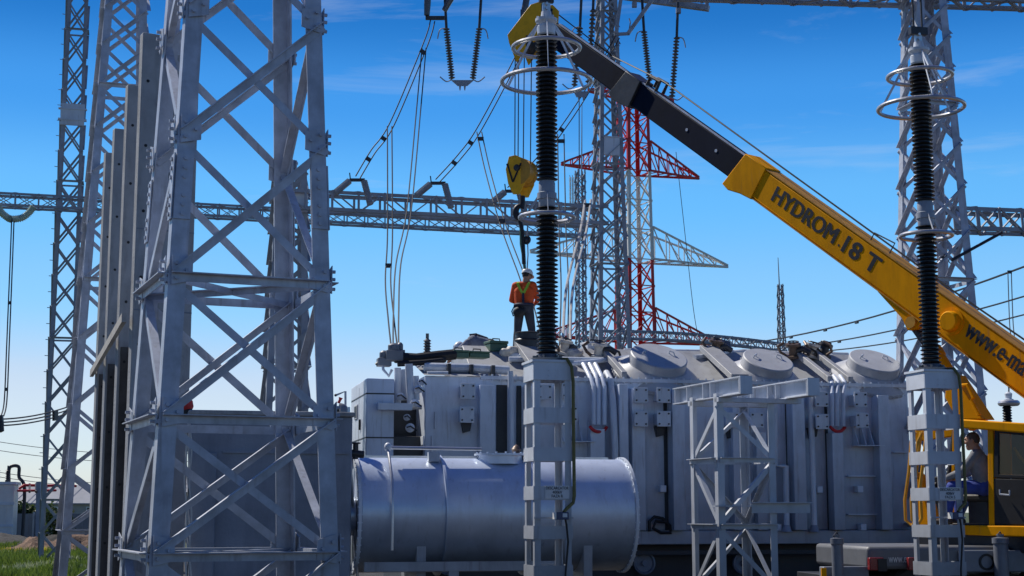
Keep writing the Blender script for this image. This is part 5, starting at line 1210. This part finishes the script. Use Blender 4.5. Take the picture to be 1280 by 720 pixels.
# V strings
def vstring(label, a0, a1, b0, b1, yoke, d, horns=True):
    t = thing('v_insulator', label, 'insulator', P((a0[0] + b0[0]) / 2, yoke, d), 0, 'V shaped suspension insulators')
    for (p, q, sd) in ((a0, a1, -1), (b0, b1, 1)):
        p_, q_ = P(*p, d), P(*q, d); s0 = lerp(p_, q_, .3); Lk = (q_ - s0).length; n = 19
        MB().path([p_ + Z * .6, s0], .035, 8).build('rod', 'darksteel', t)
        prof = [(0, 0), (.05, .01)] + [z for i in range(n) for z in ((.035, Lk * (i + .1) / n), (.085, Lk * (i + .45) / n), (.075, Lk * (i + .6) / n), (.035, Lk * (i + .7) / n))] + [(.03, Lk), (0, Lk)]
        MB().lathe(prof, s0, q_ - s0, 12).build('sheds', 'porcelain', t)
        x, y = q; MB().path(smooth([P(x, y, d), P(x + sd * 7, y + 3, d), P(x + sd * 15, y - 3, d)], 5), .016, 5).build('arcing_horn', 'galv_far', t)
        x, y = lerp(V3((*p, 0)), V3((*q, 0)), .3).xy; MB().path(smooth([P(x, y, d), P(x + sd * 8, y + 2, d), P(x + sd * 11, y + 13, d)], 5), .016, 5).build('arcing_horn', 'galv_far', t)
    xa_, xb_ = a1[0], b1[0]
    MB().prism([P(xa_ - 1, yoke - 4, d), P(xb_ + 1, yoke - 4, d), P((xa_ + xb_) / 2 + 6, yoke + 3, d), P((xa_ + xb_) / 2 - 6, yoke + 3, d)], (0, .05, 0)).build('yoke_plate', 'galv_far', t)
    for dx in (-3, 3): x = (xa_ + xb_) / 2 + dx; MB().tube(P(x, yoke + 3, d), P(x, yoke + 9, d), .03, .012, 6).build('clamp_pin', 'galv_far', t)
vstring('V shaped insulator hanging at the top of the picture left of the arrester', (555, 8), (565, 99), (602.5, 8), (591, 99), 104, 36.6)
vstring('V shaped insulator hanging from the grey tube arm above the boom', (802, 12), (812, 102), (848.5, 14), (840, 122), 124, 37.5)
vstring('V shaped insulator half hidden behind the boom head rings', (728, 2), (718, 108), (744, -30), (735, 110), 118, 37.2)
t = thing('yoke_strut', 'pair of grey struts meeting above the top end of the left tension wire', 'insulator', P(542, 22, 36.3))
for a, c in (((535, -12), (533.5, 20)), ((568, -10), (555, 14))): MB().lathe([(0, 0), (.07, .02), (.085, .3), (.085, .8), (.06, .9), (.0, .9)], P(*c, 36.3), P(*a, 36.3) - P(*c, 36.3), 10).build('post_insulator', 'porcelain', t)
MB().bar(P(532, 22.5, 36.3), P(556, 22.5, 36.3), .1, .08).build('yoke', 'darksteel', t)
MB().path([P(533, 22, 36.3), P(531, 10, 36.3), P(531.5, 3, 36.3)], .02, 5).build('horn', 'darksteel', t)
t = thing('yoke_strut', 'grey strut insulator just left of the boom head', 'insulator', P(658, 20, 36.6)); MB().lathe([(0, 0), (.07, .02), (.085, .3), (.085, .6), (.06, .7), (.0, .7)], P(653, 28, 36.6), P(659, -6, 36.6) - P(653, 28, 36.6), 10).build('post_insulator', 'porcelain', t); MB().path([P(653, 30, 36.6), P(651.5, 20, 36.6), P(651.5, 12, 36.6)], .02, 5).build('horn', 'darksteel', t)

# single wires
def wire(label, pts, r, m='cable', group=None, dampers=()):
    t = thing('overhead_wire', label, 'wire', lerp(pts[0], pts[-1], .5), 0, group)
    MB().path(pts, r, 5).build('wire', m, t)
    for f in dampers:
        p = lerp(pts[int(f * (len(pts) - 1))], pts[min(int(f * (len(pts) - 1)) + 1, len(pts) - 1)], (f * (len(pts) - 1)) % 1); q = (pts[-1] - pts[0]).normalized()
        MB().bar(p - q * .12 - Z * .05, p + q * .12 - Z * .05, .07, .09).build('damper', 'darksteel', t)
wire('highest of the three wires rising behind the crane boom to the right edge', bez(P(900, 433, 75), P(1330, 314, 45), .5), .035, dampers=(.3, .42, .52))
wire('middle of the three wires rising behind the crane boom to the right edge', bez(P(940, 438, 75), P(1330, 355, 47), .4), .03, dampers=(.25, .38))
wire('lowest of the three wires, ending behind the crane boom', bez(P(960, 442, 75), P(1330, 380, 49), .4), .028, dampers=(.25,))
twin('loose twin lead hanging at the right edge above the boom lettering', smooth(Q([(1262, 340, 44), (1264, 400, 43), (1266, 425, 42.5), (1268, 470, 42)])), .1, r=.014, sp=(.0, .7))
t = thing('post_insulator', 'post with a pale ring at the right edge behind the crane cab', 'insulator', P(1261.5, 545, 40))
z0 = P(1261, 560, 40); MB().lathe([(0, 0), (.1, 0)] + [q for i in range(16) for q in ((.09, .04 + i * .07), (.13, .07 + i * .07))] + [(.1, 1.2), (0, 1.2)], z0, Z, 14).build('sheds', 'shed', t)
z1 = P(1261, 504, 40); MB().torus(z1, Z, .21, .075, 36, 10).build('corona_ring', 'alu', t); MB().lathe([(.09, -.05), (.13, .0), (.13, .1), (.08, .12), (.1, .25), (.04, .3), (0, .3)], z1, Z, 16).build('cap', 'tank_light', t)
MB().path(smooth(Q([(1261, 490, 40), (1260, 482, 40), (1250, 473, 40), (1238, 463, 40)])), .02, 6).build('lead', 'cable', t)
MB().tube(z0 - Z * 0, V3((z0.x, z0.y, 0)), .12, n=12).build('stand', 'galv', t)
for k, (a, c) in enumerate((((1196, 309), (1178, 322)), ((1252, 291), (1190, 325)))):
    t = thing('tension_rod', ['short dark rod with a ring end under the right beam', 'long dark rod with a ring end under the right beam'][k], 'rod', P(*c, 28)); MB().path([P(*a, 28.5), P(*c, 28)], .03, 7).build('rod', 'darksteel', t); MB().torus(P(c[0] - 1, c[1] + 1, 28), (0, 1, 0), .045, .012, 16, 5).build('ring_end', 'galv', t)
wire('hair thin wire falling beside the red and white pylon', smooth([P(845, 190, 110), P(856, 290, 110), P(866, 380, 110), P(872, 418, 110)]), .025)
wire('thin upright wire running up left of the pylon', smooth([P(724, 110, 60), P(724, 220, 60)]), .02)
# curved pale insulators at the far left
t = thing('u_insulator', 'pair of curved pale green insulators hanging from the left beam end', 'insulator', P(16, 265, 44.5), 0)
for pts in ([(-3, 258), (2, 266), (11, 273), (15, 274)], [(42, 258), (37, 265), (28, 272), (17, 274)]):
    q = smooth(Q([(x, y, 44.5) for x, y in pts]), 10); MB().path(q, [.085 + .03 * (i % 2) for i in range(len(q))], 10).build('insulator', 'glass_ins', t)
MB().prism(Q([(12, 272, 44.5), (20, 272, 44.5), (18, 277, 44.5), (14, 277, 44.5)]), (0, .06, 0)).build('yoke_plate', 'galv_far', t)
twin('twin dropper hanging from the pale curved insulators at the left edge', smooth(Q([(16, 276, 44.5), (14, 330, 43.5), (10, 430, 42), (7, 500, 41), (3, 520, 40.5)])), .07, r=.018, sp=(.38, .7))
for k in range(3):
    wire(['upper thick wire low at the left edge', 'middle thick wire low at the left edge', 'lower thick wire low at the left edge'][k], bez(P(-20, 524 + k * 4, 40.5), P(100, 503 + k * 4, 46), .15), .022, 'cable', dampers=(.72,))
t = thing('cable_clamp', 'dark clamp where the left dropper meets the three thick wires', 'clamp', P(2, 523, 40.5)); MB().bar(P(1, 519, 40.4), P(2, 531, 40.4), .1, .1).lathe([(0, 0), (.09, .05), (.06, .3), (0, .35)], P(1, 541, 40.4), Z, 10).build('clamp_body', 'darksteel', t)
for k, (ya, yb) in enumerate(((546, 556), (557, 566), (584, 594), (590, 599), (605, 611))):
    wire(['topmost', 'second', 'third', 'fourth', 'lowest'][k] + ' faint far wire over the fence at the left edge', bez(P(-60, ya - 4, 140), P(250, yb + 10, 170), .8), .03)

# ------------------------------------------------------------------ far left yard
ft = thing('distribution_transformer', 'white ribbed transformer with bushings at the left edge beyond the grass', 'transformer', V3(((8 - 640) / F * 80, 80, 0)), R(10))
g = lambda name, m, x0, x1, y0, y1, z0, z1, **k: MB().box(x0, x1, y0, y1, z0, z1).build(name, m, ft, local=True, **k)
g('tank_body', 'white', -2.0, .72, -.8, .8, .35, 3.1, bevel=.03); g('cover', 'tank_light', -2.1, .82, -.9, .9, 3.105, 3.25)
g('band', 'tank_light', -2.05, .77, -.86, -.802, 2.05, 2.2); g('band', 'tank_light', -2.05, .77, -.86, -.802, .95, 1.08); g('skid', 'chassis', -2.1, .9, -.9, .9, .0, .34)
for x in (-1.7, -1.1, -.75, -.4, .0, .35): g('rib', 'white', x - .03, x + .03, -.87, -.803, 1.1, 2.04)
for x in (-.75, -.25, .25):
    MB().lathe([(0, 0), (.12, 0), (.12, .1), (.07, .12)] + [q for i in range(5) for q in ((.07, .15 + i * .1), (.13, .19 + i * .1), (.07, .23 + i * .1))] + [(.04, .7), (.04, .85), (0, .85)], (x, 0, 3.25), Z, 12).build('bushing', 'darksteel', ft, local=True)
MB().path(smooth([V3((.3, .2, 3.25)), V3((.3, .2, 4.0)), V3((.75, .2, 4.05)), V3((.8, .2, 3.5)), V3((1.1, .2, 2.9)), V3((1.1, .2, .3))], 5), .09, 8).build('oil_pipe', 'tank_dark', ft, local=True)
MB().box(-1.0, -.6, -.84, -.81, 2.3, 2.9).build('name_plate', 'sign', ft, local=True)
t = thing('busbar', 'red busbar pipe running from the white transformer to the mast', 'busbar', P(55, 609, 79))
MB().path(Q([(24, 611, 79), (30, 606.5, 79), (95, 607.5, 82)]), .07, 8).build('upper_pipe', 'red', t); MB().path(Q([(22, 613.5, 78), (70, 613, 80)]), .06, 8).build('lower_pipe', 'red', t)
for px in (37, 45): MB().bar(P(px, 605, 79.5), P(px, 615, 78.5), .1, .1).build('clamp', 'darksteel', t)
t = thing('pipe_post', 'grey post carrying the red busbar', 'post', P(48, 675, 79)); a = P(48, 675, 78.7); a.z = 0; MB().bar(a, P(48.5, 602, 78.7), .22, .2, (0, 1, 0)).build('post', 'galv_far', t)
MB().boxf(a + V3((-.3, -.3, 0)), (.6, 0, 0), (0, .6, 0), (0, 0, .12)).build('foot', 'concrete', t)
t = thing('sheet_fence', 'blue grey sheet fence behind the gravel at the left', 'fence', P(50, 670, 88) * 1)
x0, x1 = -34, -17; m = MB(); n = 110
for i in range(n):
    a = x0 + (x1 - x0) * i / n; w = (x1 - x0) / n; m.boxf((a, 88 + (.03 if i % 2 else 0), 0), (w, 0, 0), (0, .02, 0), (0, 0, zat(642, 88)))
m.build('sheets', 'fence', t)
for k in range(6): MB().box(x0 + 3.3 * k, x0 + 3.3 * k + .1, 87.86, 87.98, 0, zat(640, 88)).build('post', 'galv_far', t)
def house(label, x, y, w, d, h, rh, rz, roof='roof', wallm='wall'):
    t = thing('house', label, 'house', (x, y, 0), rz)
    m = MB(); m.prism([(-w / 2, -d / 2, 0), (w / 2, -d / 2, 0), (w / 2, -d / 2, h), (-w / 2, -d / 2, h)], (0, d, 0)).prism([(-w / 2, -d / 2, h + .003), (-w / 2, d / 2, h + .003), (-w / 2, 0, h + rh - .1)], (w, 0, 0)); m.build('wall', wallm, t, local=True)
    for s in (-1, 1): m = MB().prism([(-w / 2 - .3, s * (d / 2 + .4), h - .18), (-w / 2 - .3, 0, h + rh), (-w / 2 - .3, 0, h + rh + .12), (-w / 2 - .3, s * (d / 2 + .4), h - .06)], (w + .6, 0, 0)); m.build('roof', roof, t, local=True)
    for k in range(3):
        xx = -w / 2 + w * (k + .5) / 3; f = MB().box(xx - .55, xx + .55, -d / 2 - .06, -d / 2 - .002, 1.0, 2.2).build('window', 'white', t, local=True); MB().box(xx - .45, xx + .45, -d / 2 - .07, -d / 2 - .061, 1.1, 2.1).build('pane', 'tank_dark', f, local=True)
house('pale roofed shed behind the left fence, partly hidden by the lattice mast', -45, 150, 11, 7, 2.6, 1.6, R(18)); house('far low building with grey roof behind the concrete slabs', -62, 230, 16, 9, 3.4, 2.2, R(-8), 'roof'); house('far plain building seen under the near tower', -43, 210, 14, 9, 4.4, 2.0, R(12))
def foliage(n, cen, rad, size, seed):
    r = random.Random(seed); m = MB(); cl = [V3((r.gauss(0, .42) * rad[0], r.gauss(0, .42) * rad[1], r.uniform(-.8, .85) * rad[2])) for _ in range(14)]
    for _ in range(n):
        c = V3(cen) + r.choice(cl) + V3((r.gauss(0, .2) * rad[0], r.gauss(0, .2) * rad[1], r.gauss(0, .18) * rad[2]))
        if c.z < .1: c.z = .1 + r.random() * .3
        a = V3((r.uniform(-1, 1), r.uniform(-1, 1), r.uniform(-.7, 1))).normalized(); b_ = a.cross(V3((r.uniform(-1, 1), r.uniform(-1, 1), r.uniform(-1, 1)))).normalized(); s = size * r.uniform(.6, 1.4)
        m.add([c - a * s * .5, c + b_ * s * .3, c + a * s * .5, c - b_ * s * .3], [(0, 1, 2, 3)])
    return m
def bush(label, x, y, rad, n, size, seed, name='bush', cat='bush'):
    t = thing(name, label, cat, (x, y, 0))
    foliage(n, (0, 0, rad[2] * .95), rad, size, seed).build('foliage', 'leaf', t, local=True, sharp=180)
    m = MB(); r = random.Random(seed)
    for k in range(5): m.path([(r.uniform(-.1, .1), r.uniform(-.1, .1), -.05), (r.uniform(-.3, .3) * rad[0], r.uniform(-.3, .3) * rad[1], rad[2] * .8), (r.uniform(-.7, .7) * rad[0], r.uniform(-.6, .6) * rad[1], rad[2] * 1.5)], [.06, .04, .015], 6)
    m.build('stem', 'bark', t, local=True)
bush('dark spiky bush in front of the fence, seen through the left mast', (78 - 640) / F * 84, 84, (.8, .7, 1.0), 1500, .22, 5)
bush('round green bush behind the fence, right of the white transformer', (38 - 640) / F * 96, 96, (1.5, 1, 1.15), 1500, .26, 6); bush('wide green bush behind the fence, by the busbar post', (57 - 640) / F * 99, 99, (1.7, 1, 1.05), 1500, .26, 8)
for i in range(16):
    r = random.Random(40 + i); x = -75 + i * 9 + r.uniform(-3, 3); y = 330 + r.uniform(-30, 60)
    bush('far tree of the low tree line on the horizon', x, y, (4 + r.random() * 2, 3, 2.6 + r.random()), 380, 1.0, 60 + i, 'tree', 'tree')
for o in list(C.objects):
    if o.get('category') == 'tree': o['group'] = 'far trees on the horizon'

# ------------------------------------------------------------------ ground
def groundmat(name, c1, c2, c3, sc):
    m, nt, b = new_mat(name); N = nt.nodes; L = nt.links; tc = N.new('ShaderNodeTexCoord')
    n1 = N.new('ShaderNodeTexNoise'); n1.inputs['Scale'].default_value = sc; n1.inputs['Detail'].default_value = 12; n1.inputs['Roughness'].default_value = .7; L.new(tc.outputs['Object'], n1.inputs['Vector'])
    r = N.new('ShaderNodeValToRGB'); r.color_ramp.elements[0].position = .36; r.color_ramp.elements[1].position = .62; r.color_ramp.elements[0].color = c1 + (1,); r.color_ramp.elements[1].color = c2 + (1,); e = r.color_ramp.elements.new(.5); e.color = c3 + (1,)
    L.new(n1.outputs['Fac'], r.inputs['Fac']); L.new(r.outputs['Color'], b.inputs['Base Color']); b.inputs['Roughness'].default_value = .95
    n2 = N.new('ShaderNodeTexNoise'); n2.inputs['Scale'].default_value = 14; n2.inputs['Detail'].default_value = 8; L.new(tc.outputs['Object'], n2.inputs['Vector'])
    bp = N.new('ShaderNodeBump'); bp.inputs['Strength'].default_value = .8; bp.inputs['Distance'].default_value = .06; L.new(n2.outputs['Fac'], bp.inputs['Height']); L.new(bp.outputs['Normal'], b.inputs['Normal'])
    return m
M['field'] = groundmat('field_ground', (.03, .045, .015), (.07, .06, .035), (.04, .065, .015), .35)
M['gravel'] = groundmat('yard_gravel', (.018, .018, .019), (.06, .058, .056), (.035, .034, .033), 3.5)
M['dirt'] = groundmat('brown_earth', (.1, .06, .04), (.24, .15, .1), (.16, .1, .07), 2.5)
struct(MB().add([(-3000, -400, 0), (3000, -400, 0), (3000, 4000, 0), (-3000, 4000, 0)], [(0, 1, 2, 3)]), 'ground', M['field'])
struct(MB().add([(-40, -60, .006), (60, -60, .006), (60, 70, .006), (-11.5, 70, .006), (-11.5, 33, .006), (-40, 20, .006)], [(0, 1, 2, 3, 4, 5)]), 'yard', M['gravel'])
def mound(name, x, y, a, b_, h, m, seed, n=46):
    mb = MB(); vs = []; fs = []
    for j in range(n + 1):
        for i in range(n + 1):
            u = -1 + 2 * i / n; v = -1 + 2 * j / n; rr = math.sqrt(u * u + v * v)
            z = max(0, 1 - rr) ** .6 * h * (.75 + .5 * noise.noise(V3((u * 3 + seed, v * 3, 0)))) + noise.noise(V3((u * 14, v * 14, seed))) * .1 * h * (rr < .95)
            vs.append((x + u * a, y + v * b_, z - .02))
    for j in range(n):
        for i in range(n): k = j * (n + 1) + i; fs.append((k, k + 1, k + n + 2, k + n + 1))
    return struct(mb.add(vs, fs), name, m)
mound('gravel_mound', -24, 74, 8, 6, .85, M['gravel'], 1); mound('earth_mound', (88 - 640) / F * 60, 60, 2.6, 3, 1.15, M['dirt'], 2); mound('gravel_bank', (70 - 640) / F * 66, 66, 3.2, 3, .8, M['gravel'], 3)
# stones lying on the mounds
# grass
def grass(name, label, n, x0k, x1k, y0, y1, h, m, seed, w=.025, clump=None):
    r = random.Random(seed); mb = MB(); vs = []; fs = []
    for _ in range(n):
        y = y0 + (y1 - y0) * r.random(); x = y * (x0k + (x1k - x0k) * r.random())
        dn = noise.noise(V3((x * .5, y * .3, seed)))
        if clump is not None and dn < clump: continue
        hh = h * r.uniform(.45, 1.25) * (1 + .5 * dn)
        for _b in range(3):
            a = r.uniform(0, 6.28); dx, dy = math.cos(a) * w, math.sin(a) * w; lx, ly = r.uniform(-.4, .4) * hh, r.uniform(-.4, .4) * hh; bx, by = x + r.uniform(-.08, .08), y + r.uniform(-.08, .08); k = len(vs)
            vs += [(bx - dx, by - dy, 0), (bx + dx, by + dy, 0), (bx + lx * .4 + dx * .7, by + ly * .4 + dy * .7, hh * .6), (bx + lx, by + ly, hh)]; fs += [(k, k + 1, k + 2), (k, k + 2, k + 3)]
    o = mb.add(vs, fs).build(name, m, sharp=180); o['kind'] = 'stuff'; o['label'] = label; o['category'] = name; return o
grass('grass', 'bright green grass at the foot of the left lattice mast', 26000, -.42, -.255, 36, 70, .34, 'grass', 1)
grass('weeds', 'pale seed heads standing in the grass on the left', 7000, -.40, -.26, 40, 56, .26, 'weed', 2, .03, .16)
grass('wildflowers', 'yellow flowers scattered through the grass on the left', 420, -.34, -.30, 55, 66, .36, 'flower', 3, .045, .12)

# ------------------------------------------------------------------ sky, sun, camera
SD = V3((-.492, .413, .766)).normalized()
el = math.asin(SD.z); azi = math.atan2(SD.x, SD.y)
w = bpy.data.worlds.new('World'); scene.world = w; w.use_nodes = True; N = w.node_tree.nodes; L = w.node_tree.links
bg = N['Background']; sky = N.new('ShaderNodeTexSky'); sky.sky_type = 'NISHITA'; sky.sun_disc = False; sky.sun_elevation = el; sky.sun_rotation = azi; sky.altitude = 300; sky.air_density = 1.0; sky.dust_density = SKY_DUST; sky.ozone_density = 2.0
tc = N.new('ShaderNodeTexCoord'); sx = N.new('ShaderNodeSeparateXYZ'); L.new(tc.outputs['Generated'], sx.inputs['Vector'])
gr = N.new('ShaderNodeValToRGB'); gr.color_ramp.interpolation = 'EASE'
for e_ in list(gr.color_ramp.elements)[1:]: gr.color_ramp.elements.remove(e_)
gr.color_ramp.elements[0].position = SKY_RAMP[0][0]; gr.color_ramp.elements[0].color = SKY_RAMP[0][1] + (1,)
for p_, c_ in SKY_RAMP[1:]: e_ = gr.color_ramp.elements.new(p_); e_.color = c_ + (1,)
L.new(sx.outputs['Z'], gr.inputs['Fac'])
mul = N.new('ShaderNodeMix'); mul.data_type = 'RGBA'; mul.blend_type = 'MULTIPLY'; mul.inputs['Factor'].default_value = 1
L.new(sky.outputs['Color'], mul.inputs['A'])
# the half of the sky opposite the sun is deeper and darker
dp_ = N.new('ShaderNodeVectorMath'); dp_.operation = 'DOT_PRODUCT'; L.new(tc.outputs['Generated'], dp_.inputs[0]); dp_.inputs[1].default_value = (0, 1, 0)
mr_ = N.new('ShaderNodeMapRange'); mr_.inputs['From Min'].default_value = -.15; mr_.inputs['From Max'].default_value = .8; mr_.inputs['To Min'].default_value = SKY_BACK; mr_.inputs['To Max'].default_value = 1; L.new(dp_.outputs['Value'], mr_.inputs['Value'])
mx_ = N.new('ShaderNodeMapRange'); mx_.inputs['From Min'].default_value = -.4; mx_.inputs['From Max'].default_value = .4; mx_.inputs['To Min'].default_value = .92; mx_.inputs['To Max'].default_value = 1.22; L.new(sx.outputs['X'], mx_.inputs['Value'])
mm_ = N.new('ShaderNodeMath'); mm_.operation = 'MULTIPLY'; L.new(mr_.outputs['Result'], mm_.inputs[0]); L.new(mx_.outputs['Result'], mm_.inputs[1])
vm_ = N.new('ShaderNodeVectorMath'); vm_.operation = 'SCALE'; L.new(gr.outputs['Color'], vm_.inputs[0]); L.new(mm_.outputs['Value'], vm_.inputs['Scale'])
L.new(vm_.outputs['Vector'], mul.inputs['B'])
# thin cirrus
mp = N.new('ShaderNodeMapping'); mp.inputs['Scale'].default_value = (2.2, 2.2, 15); mp.inputs['Rotation'].default_value = (0, R(-9), 0); L.new(tc.outputs['Generated'], mp.inputs['Vector'])
nz = N.new('ShaderNodeTexNoise'); nz.inputs['Scale'].default_value = 1.7; nz.inputs['Detail'].default_value = 11; nz.inputs['Roughness'].default_value = .62; nz.inputs['Distortion'].default_value = .4; L.new(mp.outputs['Vector'], nz.inputs['Vector'])
cr_ = N.new('ShaderNodeValToRGB'); cr_.color_ramp.elements[0].position = .58; cr_.color_ramp.elements[1].position = .8; cr_.color_ramp.elements[1].color = (.34, .34, .34, 1); L.new(nz.outputs['Fac'], cr_.inputs['Fac'])
mc = N.new('ShaderNodeMix'); mc.data_type = 'RGBA'; L.new(cr_.outputs['Color'], mc.inputs['Factor']); L.new(mul.outputs['Result'], mc.inputs['A']); mc.inputs['B'].default_value = CLOUD + (1,)
L.new(mc.outputs['Result'], bg.inputs['Color']); bg.inputs['Strength'].default_value = SKY_STR
sl_ = bpy.data.lights.new('sun', 'SUN'); sl_.energy = SUN_STR; sl_.angle = R(.5); sl_.color = (1, .94, .84); so_ = bpy.data.objects.new('sun', sl_); C.objects.link(so_)
so_.rotation_euler = (-SD).to_track_quat('-Z', 'Y').to_euler(); so_.location = (-20, 10, 40)
cam = bpy.data.cameras.new('camera'); cam.lens = 36 * F / 1280; cam.sensor_width = 36; cam.clip_end = 6000; co = bpy.data.objects.new('camera', cam); C.objects.link(co)
co.location = EYE; co.rotation_euler = (math.pi / 2 + al, 0, 0); scene.camera = co
scene.view_settings.view_transform = 'Standard'; scene.view_settings.look = 'None'; scene.view_settings.exposure = 0; scene.view_settings.gamma = 1
scene.render.engine = 'CYCLES'; scene.cycles.use_denoising = True; scene.cycles.max_bounces = 6; scene.cycles.transparent_max_bounces = 12
